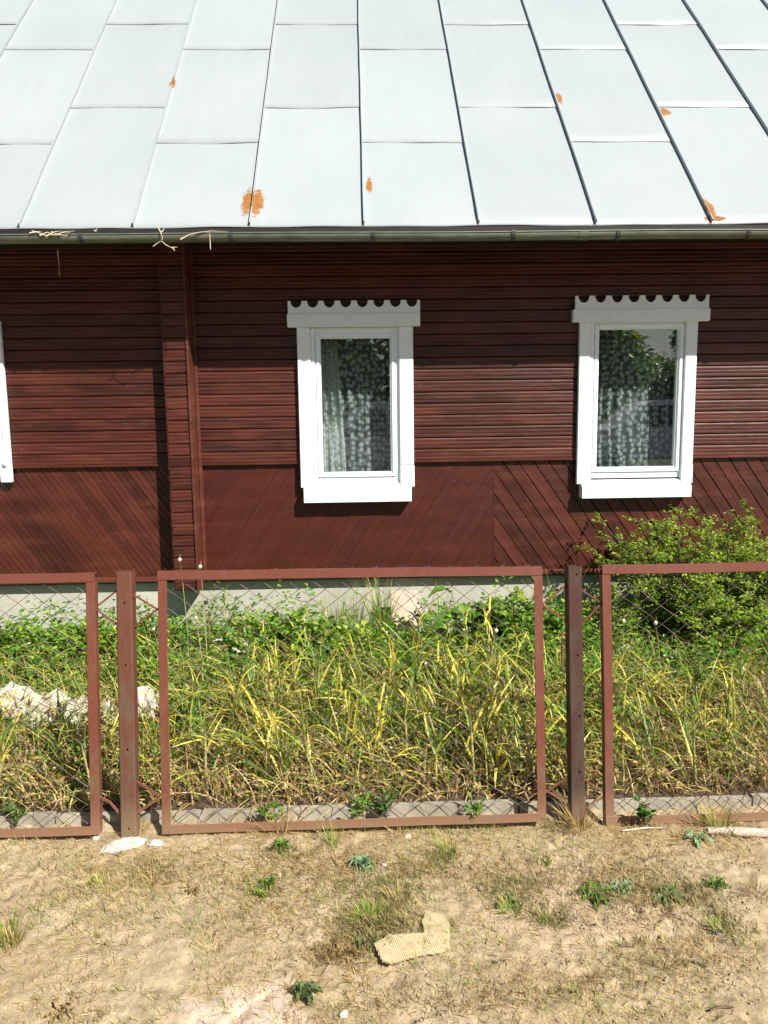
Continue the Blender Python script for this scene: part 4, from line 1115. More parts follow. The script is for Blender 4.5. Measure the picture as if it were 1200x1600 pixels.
# broad leaved plants
def broad(name, loc, leaves, label, mat, Lr=(.12,.2), wr=.55, up=(.3,.9), seed=1, cat='plant', petiole=.06, bend=0):
    r_ = random.Random(seed); root = empty(name, loc)
    for k in range(leaves):
        a = k*2.4+r_.uniform(-.4,.4); el = r_.uniform(*up); L = r_.uniform(*Lr); w = L*wr*r_.uniform(.85,1.15); ped = petiole*r_.uniform(.6,1.4)
        d = Vector((math.cos(a)*math.cos(el), math.sin(a)*math.cos(el), math.sin(el))); s = Vector((-math.sin(a), math.cos(a), 0)); up_ = s.cross(d)*-1
        el2 = el-bend; d2 = Vector((math.cos(a)*math.cos(el2), math.sin(a)*math.cos(el2), math.sin(el2))); up_ = s.cross(d2)
        if up_.z < 0: up_ = -up_
        V = []; F = []; A = []; nl = 7
        for j in range(nl+1):
            t = j/nl; wd = w*.5*math.sin(math.pi*min(.999, t**.8*.93+.05)); c = d*ped + d2*(L*t) - Vector((0,0,1))*L*.45*t*t + up_*L*.08*math.sin(3*t)
            rip = .012*math.sin(j*2.3+k)
            V += [c - s*wd + up_*(wd*.3+rip), c - s*wd*.5+up_*wd*.08, c, c + s*wd*.5+up_*wd*.08, c + s*wd + up_*(wd*.3-rip)]; A += [t]*5
        for j in range(nl):
            for q in range(4): b = j*5+q; F.append((b, b+1, b+6, b+5))
        b0 = len(V); V += [Vector((0,0,0))+s*.002, Vector((0,0,0))-s*.002]; F.append((b0+1, b0, 3, 1)); A += [0,0]
        link('leaf', npmesh('leaf', V, F, A), mat, root)
    tag(root, label, cat); return root
M_DOCK = leafmat('dock_leaf', [(0,(.06,.16,.025)), (.5,(.13,.26,.035)), (1,(.25,.38,.055))], None, .3, .3, 'object', .6)
p = wl_(755,4.95)
for k, (px, Y, zz, nlv, lab) in enumerate(((745,4.9,.0,11,'large broad leaved dock with glossy leaves before the foundation'), (785,4.98,.0,10,'broad leaved dock on the side of the centre panel end'), (725,5.0,.02,6,'upright pair of big dark leaves leaning on the foundation'), (815,4.85,.0,10,'lower broad leaved plant below the docks'))):
    q = wl_(px, Y); q.z += zz; broad('dock_plant', q, nlv, lab, M_DOCK, (.16,.24), .66, (.9,1.45), 40+k, petiole=(.22,.17,.26,.14)[k], bend=.9)
for k, (px, py, lab) in enumerate(((25,1060,'big rounded leaf plant at the outer end above the pale rubble'), (75,1068,'rounded leaf plant in the middle above the pale rubble'), (110,1045,'rounded leaf plant beside the left panel stile'), (165,1020,'rounded leaf plant seen between stile and post'), (232,1040,'tall rounded leaf plant between left post and centre panel'), (55,1030,'rounded leaf plant behind the others above the rubble'))):
    broad('leafy_plant', gl(px, py), 9, lab, M_DOCK, (.07,.13), .8, (.6,1.3), 60+k, petiole=.12, bend=.7)
for k, (px, py, lab) in enumerate(((1095,1110,'palmate leaved green plant under the bush in the right panel'), (1072,1075,'smaller palmate leaved plant just behind it under the bush'), (1120,1080,'upright palmate leaved plant at the bush shadow'))):
    q = gl(px, py); q.z += .05; broad('palmate_plant', q, 16, lab, M_DOCK, (.06,.10), .28, (.0,1.1), 80+k, petiole=.05)

# bushes
def bush(loc, R, H, label, seed, nst=16, nleaf=5200):
    r_ = random.Random(seed); rs = np.random.RandomState(seed); root = empty('leafy_bush', loc); P = []
    for s_ in range(nst):
        a = r_.uniform(0, 6.28); sp = R*r_.uniform(.25,1); tip = Vector((math.cos(a)*sp, math.sin(a)*sp*.75, H*(r_.uniform(.5,1.08)-.2*(sp/R)**2)))
        pts = [Vector((math.cos(a)*.03, math.sin(a)*.03, -.03)), tip*.4+Vector((0,0,H*.1)), tip*.75+Vector((r_.uniform(-.03,.03),0,H*.06)), tip]
        bm = bmesh.new(); tube_bm(bm, pts, [.008,.006,.004,.0015], 5, False)
        segs = []
        for k in range(16):
            u = r_.uniform(.15,1); i = min(2, int(u*3)); p = pts[i].lerp(pts[i+1], u*3-i)
            a2 = r_.uniform(0,6.28); e = p + Vector((math.cos(a2), math.sin(a2), r_.uniform(-.1,.9))).normalized()*r_.uniform(.06,.17)
            tube_bm(bm, [p, (p+e)/2+Vector((0,0,.008)), e], [.0025,.0018,.0008], 3, False); segs.append((p, e))
        bobj('stem', bm, M_BARK, root, True)
        for k in range(nleaf//nst):
            p, e = segs[r_.randrange(len(segs))]; u = r_.uniform(.15,1.05); q = p.lerp(e, u)
            P.append((q.x+r_.gauss(0,.007), q.y+r_.gauss(0,.007), q.z+r_.gauss(0,.007)))
    n = len(P); L = rs.uniform(.012,.026,n)
    V, F, A = leaves_np(np.array(P), rs.uniform(0,6.28,n), rs.uniform(-.5,.8,n), L, L*rs.uniform(.5,.8,n), rs)
    link('foliage', npmesh('foliage', V, F, A), M_LIME, root); tag(root, label, 'bush'); return root
q = wl_(1060, 4.95); bush(q,   .62, .88, 'light green small leaved bush below the right window', 5, 40, 14500)
q = wl_(1195, 4.85); bush(q, .50, .92, 'taller light green bush cut by the edge of the picture', 6, 32, 11000)
q = wl_(1150, 5.12); bush(q, .4, .62, 'dense bush filling the gap between the two tall light bushes', 15, 22, 6500)
q = wl_(1130, 4.6); bush(q, .34, .40, 'low dark bush filling the shade before the two light bushes', 9, 22, 9000)
q = wl_(960, 4.9); bush(q, .22, .36, 'small bush beside the right post', 12, 10, 1800)

# ------------------------------------------------------------------ stones, slab, litter
def stone(name, loc, size, label, cat, mat=M_RUBBLE, seed=0, rot=0, rough=.28, group=None):
    bm = bmesh.new(); bmesh.ops.create_icosphere(bm, subdivisions=3, radius=1)
    for v in bm.verts:
        d = v.co.normalized(); k = 1 + rough*noise.noise(d*1.4+Vector((seed,0,0))) + rough*.5*noise.noise(d*4+Vector((0,seed,0))); m = max(abs(d.x),abs(d.y),abs(d.z)); v.co = d*k*(.6+.4/m*.85)
        v.co = Vector((v.co.x*size[0], v.co.y*size[1], v.co.z*size[2]))
    o = bobj(name, bm, mat, None, rough < .7); o.location = loc; o.rotation_euler = (rnd.uniform(-.2,.2), rnd.uniform(-.2,.2), rot); tag(o, label, cat, group); return o
for k, (px, py, sx_, sz_, lab) in enumerate(((35,1118,.10,.09,'pale broken concrete lump nearest the picture edge in the left panel'), (78,1125,.10,.075,'pale broken concrete lump in the middle of the left panel'), (128,1128,.07,.07,'pale concrete lump half hidden by the left panel stile'), (232,1125,.06,.11,'upright pale concrete lump between post and centre panel'), (165,1122,.05,.04,'small concrete lump beside the left post'), (8,1105,.06,.06,'small concrete lump cut by the picture edge'))):
    q = gl(px, py); stone('concrete_lump', (q.x, q.y, q.z+sz_*.5), (sx_*1.15, .10, sz_*1.3), lab, 'rubble', seed=k*3.1, rot=rnd.uniform(-.4,.4), rough=.75, group='broken concrete lumps in the bed')
def slab(px0, px1, py0, py1, Y, lean, label, mat, name='leaning_slab', taper=.0, th=.035):
    a, b = at(px0, py1, Y), at(px1, py1, Y); top = at((px0+px1)/2, py0, Y).z; z0 = a.z-.05; H = top-z0; w = b.x-a.x
    bm = bmesh.new(); vs = box(bm, 0, w, 0, th, 0, H)
    for v in bm.verts:
        if v.co.z > 0 and v.co.x > w/2: v.co.x -= taper*w; v.co.z -= .0
    bmesh.ops.subdivide_edges(bm, edges=bm.edges[:], cuts=6, use_grid_fill=True)
    for v in bm.verts: v.co += Vector((noise.noise(v.co*16), noise.noise(v.co*16+Vector((5,0,0))), noise.noise(v.co*16+Vector((0,5,0)))))*.005
    o = bobj(name, bm, mat); o.location = (a.x, Y, z0); o.rotation_euler = (-lean, 0, 0); tag(o, label, 'slab'); return o
slab(612,664,925,975,5.22,.2,'pinkish concrete slab leaning against the foundation',M_SLAB, taper=.22)
slab(20,104,994,1005,4.75,.9,'flat pale slab lying in the weeds of the left panel',M_RUBBLE,'flat_slab')
slab(330,385,994,1008,4.75,.9,'flat pale slab among weeds beside the slender weed',M_RUBBLE,'flat_slab')
q = gl(52,1004)
M = Mat('white_plastic_film'); M.set(M.ramp(M.noise(M.coord('Object'), 14, 4), [(.3,(.36,.33,.28)), (.6,(.52,.50,.45))]), .55); M_FILM = M.m
M = Mat('dark_plastic_film'); M.set((.03,.03,.032), .3); M_FILMD = M.m
def crumple(loc, sx_, sy_, sz_, label, seed, mat=M_FILM, name='plastic_bag', rot=0, n=34):
    V = []; F = []
    for j in range(n+1):
        for i in range(n+1):
            u, v = i/n*2-1, j/n*2-1; e = max(0, 1-(u*u+v*v)*.75)
            ed = 1+.25*noise.noise(Vector((math.atan2(v,u)*1.2, seed, 0)))
            q = Vector((u*2.2, v*2.2, seed)); rdg = 1-abs(noise.noise(q*1.3))*2.2; h = sz_*(e**.6)*(.55+.35*rdg+.12*noise.noise(q*3))
            V.append((u*sx_*ed*(1+.1*noise.noise(q*2)), v*sy_*ed, h-.006*(1-e)))
    for j in range(n):
        for i in range(n):
            a = j*(n+1)+i
            u, v = (i+.5)/n*2-1, (j+.5)/n*2-1
            if u*u+v*v < 1.15+.3*noise.noise(Vector((u*2,v*2,seed))): F.append((a,a+1,a+n+2,a+n+1))
    o = pyobj(name, V, F, mat, None, True); o.location = loc; o.rotation_euler = (0,0,rot); tag(o, label, 'plastic bag'); return o
q = gl(195,1322); crumple((q.x, q.y, q.z), .085, .035, .05, 'crumpled white plastic bag at the foot of the left post', 3, rot=.35)
q = gl(243,1322); crumple((q.x, q.y, q.z), .035, .018, .02, 'small scrap of white plastic right of the bag at the post', 8, rot=-.1)
q = wl_(714,4.85); crumple((q.x, q.y, q.z+.14), .07, .05, .05, 'white plastic sheet half buried under the docks', 5)
q = wl_(708,4.95); crumple((q.x, q.y, q.z+.20), .07, .04, .04, 'dark plastic sheet tucked behind the white one under the docks', 6, M_FILMD)
q = gl(905,1000); crumple((q.x+.08, q.y, q.z+.06), .07, .05, .06, 'crumpled white plastic right of the right post', 7, M_FILM)
q = gl(975,1025); crumple((q.x, q.y, q.z+.04), .06, .05, .05, 'crumpled white plastic under the bush beside the stile', 9, M_FILM)
for k, (px, py, s_, lab) in enumerate(((637,1306,.014,'round white pebble just outside the bottom rail'), (600,1354,.010,'small white pebble right of the blue green rosette'), (437,1367,.007,'tiny white pebble below the bright green weed'), (537,1588,.012,'white pebble at the lower edge of the picture'), (150,1308,.013,'pale stone under the corner of the left panel'), (385,995,.02,'white stone by the flat slab'), (577,1024,.018,'white stone in the ground cover'), (655,1000,.03,'white stone below the leaning slab'), (690,985,.02,'white stone beside the buried plastic'), (630,985,.02,'rounded white stone at the foot of the slab'))):
    q = gl(px, py); stone('white_stone', (q.x, q.y, q.z+s_*.4+(.06 if py < 1100 else 0)), (s_*1.15, s_, s_*.85), lab, 'stone', M_HEAD if k == 0 else M_RUBBLE, 50+k, 0, .2)
for k, (px, py, lab) in enumerate(((568,1272,'small leafy weed before the edging in the middle of the centre panel'), (603,1274,'small leafy weed before the edging just beside its twin'), (420,1280,'small weed on the edging behind the large dry tuft'), (22,1278,'small leafy weed before the edging at the outer end'), (742,1275,'small dark weed before the edging near the darker post'), (1005,1280,'low weed before the edging in the right panel'))):
    q = ground(px, py+14); branchy('edging_weed', (q.x, min(q.y, 3.02), -.01), .10, M_DARKG if k % 2 else M_GREEN, lab, 7, (.018,.035), .55, 300+k, .045, 7)
# broken pole
a, b = gl(1106,1302), gl(1216,1309); a.z += .016; b.z += .018
M = Mat('weathered_pole'); n_ = M.noise(M.coord('World', (6,60,60)), 3, 6); M.set(M.ramp(n_, [(.35,(.34,.25,.20)), (.55,(.60,.50,.43)), (.75,(.68,.60,.54))]), .75); M.bump(n_, .6, .004)
o = tubeobj('broken_pole', [a, a.lerp(b,.05), a.lerp(b,.4), b, b+(b-a)*1.5], [.008,.0155,.018,.018,.018], M.m, None, 14); tag(o, 'pale weathered pole lying at the foot of the right panel', 'pole')
for px, py, L, rz, lab in ((1010,1300,.2,.05,'thin straight stick lying under the right panel'), (1085,1508,.07,-.5,'dark twig lying low on the right of the sand'), (1128,1582,.07,.1,'dark forked twig near the lower corner of the sand')):
    q = gl(px, py); o = tubeobj('stick', [(q.x-L/2*math.cos(rz), q.y-L/2*math.sin(rz), q.z+.006), (q.x, q.y+.004, q.z+.01), (q.x+L/2*math.cos(rz), q.y+L/2*math.sin(rz), q.z+.006)], [.003,.004,.002], M_TWIG if L > .1 else M_BARK, None, 5); tag(o, lab, 'stick')

# scrap of woven net: L-shaped cloth with real holes between threads
def net_scrap():
    q = gl(648,1478); bm = bmesh.new(); st = .0062
    poly = [ground(*p) for p in ((585,1483),(606,1470),(664,1467),(659,1448),(664,1432),(692,1437),(703,1450),(703,1492),(690,1498),(640,1507),(612,1517),(597,1512))]
    P2 = [Vector((p.x-q.x, p.y-q.y)) for p in poly]
    def inside(x, y):
        c = False
        for i in range(len(P2)):
            a, b = P2[i], P2[i-1]
            if (a.y > y) != (b.y > y) and x < (b.x-a.x)*(y-a.y)/(b.y-a.y)+a.x: c = not c
        return c
    x0, x1 = min(p.x for p in P2), max(p.x for p in P2); y0, y1 = min(p.y for p in P2), max(p.y for p in P2)
    ca, sa = math.cos(.2), math.sin(.2)
    def hz(x, y): return .004+.007*abs(noise.noise(Vector((x*14,y*14,2))))+.006*max(0,noise.noise(Vector((x*7,y*7,7)))) 
    def strip(p, d, L, w):
        n = int(L/.006); prev = None; nn_ = Vector((-d.y, d.x))*w
        for i in range(n+1):
            c = p + d*(L*i/n); ok = inside(c.x, c.y)
            if not ok: prev = None; continue
            z = hz(c.x, c.y) + (.0005 if d.x > .5 else 0)
            cur = [bm.verts.new((c.x-nn_.x, c.y-nn_.y, z)), bm.verts.new((c.x+nn_.x, c.y+nn_.y, z))]
            if prev: bm.faces.new((prev[0], cur[0], cur[1], prev[1]))
            prev = cur
    k = -.25
    while k < .25:
        strip(Vector((-sa*k-ca*.2, ca*k-sa*.2)), Vector((ca, sa)), .4, .0012)
        strip(Vector((ca*k+sa*.2, sa*k-ca*.2)), Vector((-sa, ca)), .4, .0013); k += st
    M = Mat('yellowed_net_thread'); M.set(M.ramp(M.noise(M.coord('World'), 30, 3), [(.3,(.62,.50,.28)), (.7,(.76,.65,.42))]), .8)
    # dense backing cloth seen between the threads
    o = bobj('net_scrap', bm, M.m); o.location = q + Vector((0,0,.013)); tag(o, 'yellowish scrap of woven net lying on the sand', 'net scrap')
    bm = bmesh.new(); vs = []; g = {}
    nx = 46
    for i in range(nx):
        for j in range(nx):
            x, y = x0+(x1-x0)*i/(nx-1), y0+(y1-y0)*j/(nx-1)
            g[i,j] = (x, y, hz(x,y)-.002)
    for i in range(nx-1):
        for j in range(nx-1):
            c = ((g[i,j][0]+g[i+1,j][0])/2, (g[i,j][1]+g[i,j+1][1])/2)
            if inside(*c): bm.faces.new([bm.verts.new(g[a]) for a in ((i,j),(i+1,j),(i+1,j+1),(i,j+1))])
    bmesh.ops.remove_doubles(bm, verts=bm.verts[:], dist=.0002)
    M = Mat('net_backing'); M.set(M.ramp(M.noise(M.coord('World'), 25, 4), [(.3,(.36,.27,.14)), (.7,(.48,.38,.21))]), .9)
    bobj('backing_cloth', bm, M.m, o, True)
net_scrap()

# ------------------------------------------------------------------ weeds and litter on the sand
def rosette(px, py, n, Lr, mat, label, wr=.45, up=(.15,.8), seed=1, cat='weed'):
    q = gl(px, py); o = broad('small_weed', (q.x,q.y,q.z), n, label, mat, (Lr[0]*1.3, Lr[1]*1.3), wr, up, seed, cat, petiole=.012); return o
M_RO = leafmat('weed_leaf_green', [(0,(.10,.2,.03)), (1,(.24,.36,.07))], None, .3, .45, 'object')
M_ROT = leafmat('weed_leaf_blue_green', [(0,(.20,.33,.16)), (1,(.32,.44,.24))], None, .2, .6, 'object')
M_ROD = leafmat('weed_leaf_dark', [(0,(.09,.13,.05)), (1,(.2,.26,.09))], None, .2, .6, 'object')
rosette(565,1356,22,(.025,.045),M_ROT,'blue green leafy rosette on the sand near the fence',.5,(.1,1.1),1)
rosette(441,1328,16,(.025,.05),M_RO,'bright green weed just outside the bottom rail',.35,(.2,1.1),2)
rosette(419,1388,12,(.015,.03),M_RO,'small bright green sprout on the left of the sand, upper of two',.5,(.2,1.1),3)
rosette(408,1402,9,(.012,.025),M_RO,'smaller green sprout just below its twin',.5,(.2,1.1),4)
rosette(933,1402,22,(.025,.055),M_RO,'flat green weed in the middle of the right sand',.25,(.1,.7),5)
rosette(970,1392,12,(.02,.045),M_ROT,'dull green weed right of the flat green one',.3,(.1,.7),6)
rosette(1040,1405,7,(.03,.055),M_ROD,'dark weed with few pointed leaves right of the green ones',.35,(.1,.6),7)
rosette(1118,1388,14,(.02,.04),M_RO,'small green weed near the right edge of the sand',.25,(.2,.9),8)
rosette(1088,1315,7,(.03,.07),M_ROT,'grey green plant with broad leaves before the pale pole',.35,(.1,.7),9)
rosette(475,1552,11,(.03,.055),M_ROD,'dark green weed at the lower edge of the sand',.5,(.2,1.2),10)
rosette(788,1410,10,(.015,.04),M_ROD,'dull low weed left of the upright grass tuft',.3,(.1,.7),11)
rosette(540,1490,14,(.02,.045),M_DRY,'withered dark leaves beside the net scrap',.4,(.1,.8),12)
rosette(575,1475,10,(.02,.04),M_ROD,'dark low weed touching the net scrap',.4,(.1,.8),13)
rosette(300,1395,6,(.015,.03),M_DRY,'withered little weed left of the two sprouts',.3,(.1,.8),14)
rosette(90,1587,6,(.02,.04),M_DRY,'withered leaf curl at the lower left of the sand',.3,(.1,.8),15)
for px, py, n, L, w, mt, lean, lab in ((155,1383,34,.06,.0035,M_GRASS,.7,'short green grass tuft left of the plastic bag'), (14,1470,80,.13,.0035,M_GRASS,.6,'grass tuft at the left edge of the sand'), (18,1475,60,.12,.003,M_STRAW,.7,'straw coloured tuft inside the edge grass'),
      (848,1348,26,.075,.0045,M_GRASS,.3,'upright grass sprout below the right post'), (860,1440,40,.055,.004,M_GRASS,.7,'short upright grass tuft right of the net scrap'), (518,1322,30,.13,.0035,M_GRASS,.25,'yellow green grass standing before the bottom rail'), (700,1335,60,.11,.003,M_GRASS,.7,'yellow grass tuft on the sand below the rail'),
      (433,1300,120,.16,.003,M_STRAW,1.2,'large dry grass tuft hanging over the bottom rail'), (906,1295,130,.17,.003,M_STRAW,.9,'dry grass tuft around the foot of the right post'), (880,1300,60,.09,.003,M_DRY,1.3,'brown dead grass at the foot of the right post'), (1128,1455,26,.08,.004,M_GRASS,.6,'thin green tuft near the right edge of the sand'),
      (580,1440,150,.10,.003,M_GRASS,1.0,'mossy grass patch above the net scrap'), (625,1410,90,.09,.003,M_STRAW,1.0,'straw patch right of the mossy grass'), (800,1425,80,.07,.003,M_GRASS,1.0,'low dull grass patch left of the upright tuft'), (1120,1290,90,.15,.003,M_STRAW,1.1,'dry grass around the end of the pale pole'), (1130,1300,40,.15,.0035,M_GRASS,.8,'green grass growing behind the pale pole'),
      (400,1395,40,.05,.003,M_GRASS,1.0,'thin grass around the little sprouts'), (240,1380,40,.06,.003,M_STRAW,.8,'wispy dry tuft below the white scrap'), (330,1480,20,.08,.003,M_STRAW,.7,'single dry tuft on the bare left sand'), (915,1475,24,.06,.003,M_STRAW,.9,'dry tuft in the lower right sand'), (560,1530,60,.05,.003,M_STRAW,1.1,'dry grass below the net scrap'), (1180,1400,60,.08,.003,M_DRY,1.0,'brown dead tuft at the right edge of the sand'),
      (215,1300,80,.10,.003,M_STRAW,1.2,'dead grass beside the left post foot'), (620,1300,30,.08,.003,M_STRAW,1.2,'dry grass against the bottom rail near the white pebble')):
    tuft('grass_tuft', gl(px, py), n, L, .02+L*.16, mt, lab, lean, w)

def litter(n, L, w, mat, name, label, thr=-.2, lift=.003, x0=-1.75, x1=1.75, y0=1.8, y1=2.99, sc=2.2, o=0, cat='dead grass', leanr=(1.25,1.62)):
    x, y = vec(n, x0, x1, y0, y1); m = (fnoise(x,y,sc,o) + .35*fnoise(x,y,sc*4,o) > thr) & (np.abs(x) < y*.53+.08); x, y = keep(x, y, m); n = len(x)
    return stuffobj(name, blades_np(spread(x,y,lift), U(0,6.28,n), U(*leanr,n), U(*L,n), U(*w,n), U(-.1,.35,n), 3, .8), mat, label, cat)
litter(22000, (.01,.05), (.0010,.0026), M_STRAW, 'straw_litter', 'short dry straw pieces scattered over the sand', -.25, o=1)
litter(10000, (.01,.04), (.0012,.0042), M_DRY, 'brown_litter', 'brown bits of dead grass scattered over the sand', +.12, o=5, leanr=(.6,1.6))
litter(9500, (.015,.05), (.0010,.0024), M_STRAW, 'dry_grass', 'short upright dry grass growing in patches on the sand', .10, o=9, sc=2.6, leanr=(.1,1.2))
litter(12000, (.012,.045), (.0012,.003), M_GRASS, 'sparse_grass', 'sparse green grass blades in patches on the sand', .08, o=15, sc=2.2, leanr=(.1,1.1), cat='grass')
litter(3500, (.03,.11), (.001,.0022), M_STRAW, 'long_straw', 'longer dry stems lying near the fence foot', -.1, o=19, y0=2.55, y1=3.03)
M_MOSS = leafmat('dull_moss_grass', [(0,(.06,.09,.03)), (.5,(.17,.19,.06)), (1,(.42,.36,.15))], (.5,.4,.18), .2, .6)
def patch(n, spots_, mat, name, label, L=(.012,.045), w=(.0012,.0032), lean=(.1,1.4), cat='grass'):
    P = []
    for px, py, rx, ry, q in spots_:
        c = ground(px, py); k = int(n*q)
        P.append(np.stack([c.x + nr.normal(0, rx, k), c.y + nr.normal(0, ry, k)], 1))
    P = np.concatenate(P); P = P[(P[:,1] > 1.8) & (P[:,1] < 3.0)]; x, y = P[:,0], P[:,1]; n = len(x)
    return stuffobj(name, blades_np(spread(x,y,.0), U(0,6.28,n), U(*lean,n), U(*L,n), U(*w,n), U(0,.9,n), 3, .8), mat, label, cat)
patch(1250, ((585,1450,.07,.06,1.3),(560,1400,.08,.08,.6),(620,1390,.06,.06,.5),(800,1395,.08,.05,.8),(940,1400,.06,.03,.6),(1060,1395,.09,.04,.7),(860,1435,.04,.03,.4),(690,1345,.05,.04,.3),(240,1360,.06,.04,.35),(440,1335,.06,.03,.3),(1130,1440,.03,.06,.4),(410,1395,.04,.04,.25),(1000,1370,.12,.05,.4)), M_MOSS, 'mossy_grass', 'mossy green patches of short grass on the sand')
patch(1200, ((590,1460,.08,.05,.7),(530,1490,.05,.03,.8),(850,1370,.2,.06,.8),(1000,1420,.2,.06,.7),(500,1350,.25,.05,.7),(640,1360,.1,.04,.5),(1050,1500,.12,.05,.5),(300,1380,.2,.05,.4),(700,1560,.2,.04,.4),(900,1540,.2,.04,.4)), M_DRY, 'brown_grass', 'matted brown dead grass in patches on the sand', cat='dead grass')
def crumbs(n, name, label, mat, s0, s1, thr, o, y0=1.8, y1=3.0):
    x, y = vec(n, -1.75, 1.75, y0, y1); m = (fnoise(x,y,5,o) > thr) & (np.abs(x) < y*.53+.08); x, y = keep(x, y, m); n = len(x)
    B = np.array([(1,0,0),(-1,0,0),(0,1,0),(0,-1,0),(0,0,1),(0,0,-1)], float)
    Fq = np.array([(0,2,4),(2,1,4),(1,3,4),(3,0,4),(2,0,5),(1,2,5),(3,1,5),(0,3,5)])
    s = (s0 + (s1-s0)*U(0,1,n)**3)[:,None,None]; V = B[None]*s*U(.6,1.3,(n,6,1)); V[:,:,2] *= .75; a = U(0,3.14,n); c_, s_ = np.cos(a)[:,None], np.sin(a)[:,None]
    V = np.stack([V[:,:,0]*c_-V[:,:,1]*s_, V[:,:,0]*s_+V[:,:,1]*c_, V[:,:,2]], 2) + spread(x,y,.001)[:,None]
    F = (np.arange(n)[:,None,None]*6 + Fq[None]).reshape(-1,3)
    o_ = link(name, npmesh(name, V.reshape(-1,3), F, None, False), mat); tag(o_, label, 'soil crumbs', kind='stuff'); return o_
crumbs(14000, 'sand_crumbs', 'crumbs of dried sandy soil scattered over the ground', M_SAND, .001, .008, -.2, 3)
crumbs(3000, 'soil_clods', 'clods of dry soil in the garlic bed', M_SOIL, .004, .02, -.3, 6, 3.1, 4.4)

# ------------------------------------------------------------------ what the window panes mirror: the far side of the street
def tree(loc, H, R, label, seed, nl=2600, conifer=False):
    r_ = random.Random(seed); rs = np.random.RandomState(seed); root = empty('street_tree', loc); bm = bmesh.new()
    tube_bm(bm, [(0,0,-.2),(0.05,0,H*.3),(-.05,.05,H*.6),(0,0,H*.93)], [H*.028,H*.022,H*.014,.02], 8, False)
    C_ = []
    for k in range(26):
        a = r_.uniform(0,6.28); t = r_.uniform(.15,1); z = H*(.2+.78*t); rr = R*((1-t)*.95+.06 if conifer else math.sin(math.pi*(.15+.8*t))**.6)*r_.uniform(.55,1)
        tip = Vector((math.cos(a)*rr, math.sin(a)*rr, z)); st = Vector((0,0,max(H*.12, z-rr*.5))); tube_bm(bm, [st, (st+tip)/2, tip], [H*.009,H*.006,H*.002], 5, False); C_.append((tip, R*r_.uniform(.25,.45)))
    bobj('trunk', bm, M_BARK, root, True); P = []
    for k in range(nl):
        c, q = C_[r_.randrange(26)]; d = Vector((r_.gauss(0,1), r_.gauss(0,1), r_.gauss(0,.8))).normalized()*q*r_.random()**.4; P.append(tuple(c+d))
    L = rs.uniform(.22,.5,nl); V, F, A = leaves_np(np.array(P), rs.uniform(0,6.28,nl), rs.uniform(-.8,.8,nl), L, L*.7, rs)
    link('crown', npmesh('crown', V, F, A), M_DARKG if seed % 2 else M_GREEN, root); tag(root, label, 'tree', 'trees across the street'); return root
for k, (x, y, H, R, con) in enumerate(((-9,-20,9,4,0),(-3.5,-17,7.5,3.2,0),(.2,-16,7.0,3.0,0),(4.2,-19,6.6,3.0,0),(9.3,-46,5.2,3.5,0),(13.5,-48,4.8,3.8,0),(18,-44,5,3.5,0),(11.6,-47,7,1.5,1),(23,-45,4.4,4,0),(-15,-24,10,4.5,0),(8.4,-19,4.9,2.2,0),(28,-48,9,4,0))):
    tree((x,y,0), H, R, ('broad tree across the street behind the farther end of the white van','round tree rising before the gable side across the street','tree standing right behind the white van','lower tree behind the bonnet end of the white van','far tree at the start of the distant row','far tree beside the conifer','far tree between conifer and field edge','tall narrow conifer in the distant row','far tree at the open field','outermost tall tree on the gable side','lone middle distance tree behind both vans','last tree of the distant row')[k], 200+k, 6500, con)
M = Mat('white_car_paint'); M.set((.75,.76,.77), .2); M_CAR = M.m
M = Mat('dark_car_glass'); M.set((.02,.025,.03), .05); M_CG = M.m
M = Mat('black_rubber'); M.set((.02,.02,.02), .8); M_RUB = M.m
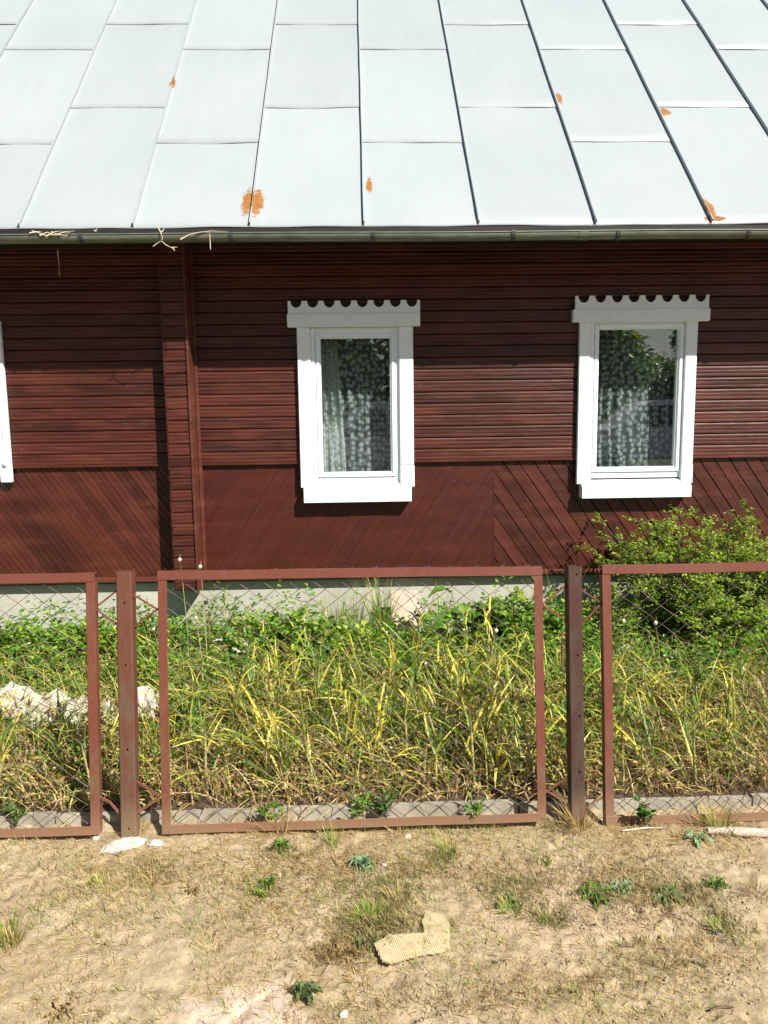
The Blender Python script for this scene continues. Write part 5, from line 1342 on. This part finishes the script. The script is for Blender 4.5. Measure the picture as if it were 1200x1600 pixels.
def car(x, y, label):
    root = empty('parked_van', (x, y, 0)); 
    prof = [(-2.2,.35),(-2.2,.95),(-2.12,1.05),(-1.25,1.18),(-.55,1.78),(-.3,1.86),(1.6,1.88),(2.05,1.78),(2.22,1.1),(2.22,.35)]
    bm = bmesh.new(); f = bm.faces.new([bm.verts.new((a,-.88,b)) for a, b in prof]); e = bmesh.ops.extrude_face_region(bm, geom=[f]); nv = [g for g in e['geom'] if isinstance(g, bmesh.types.BMVert)]
    bmesh.ops.translate(bm, vec=(0,1.76,0), verts=nv)
    for v in bm.verts:
        if v.co.z > 1.3: v.co.y *= .86
    bmesh.ops.recalc_face_normals(bm, faces=bm.faces[:]); bmesh.ops.bevel(bm, geom=bm.edges[:], offset=.05, segments=3, affect='EDGES'); bobj('body', bm, M_CAR, root, False)
    for side in (-1,1):
        for a0,a1,b0,b1 in ((-.95,-.1,-.5,-.1),(0,.95,0,.95),(1.05,1.9,1.05,1.8)):
            yb, yt = side*.895, side*.80; V = [(a0,yb,1.2),(a1,yb,1.2),(b1,yt,1.72),(b0,yt,1.72)]; V += [(p,q+side*.02,r) for p,q,r in V]
            pyobj('side_window', V, [(0,1,2,3),(4,5,6,7),(0,1,5,4),(1,2,6,5),(2,3,7,6),(3,0,4,7)], M_CG, root)
        for wx in (-1.4,1.4):
            bm = bmesh.new(); bmesh.ops.create_cone(bm, cap_ends=True, segments=28, radius1=.33, radius2=.33, depth=.2, matrix=Matrix.Translation((wx,side*.82,.33)) @ Matrix.Rotation(math.pi/2,4,'X')); bmesh.ops.bevel(bm, geom=bm.edges[:], offset=.02, segments=2, affect='EDGES')
            wv = bobj('wheel', bm, M_RUB, root, False); bm = bmesh.new(); bmesh.ops.create_cone(bm, cap_ends=True, segments=20, radius1=.2, radius2=.17, depth=.22, matrix=Matrix.Translation((wx,side*.82,.33)) @ Matrix.Rotation(math.pi/2,4,'X')); bobj('hubcap', bm, M_BRACK, wv)
    tag(root, label, 'van'); return root
car(.55, -4.6, 'white van parked across the street behind the viewer')
car(7.8, -9.5, 'second white van parked farther along the street')
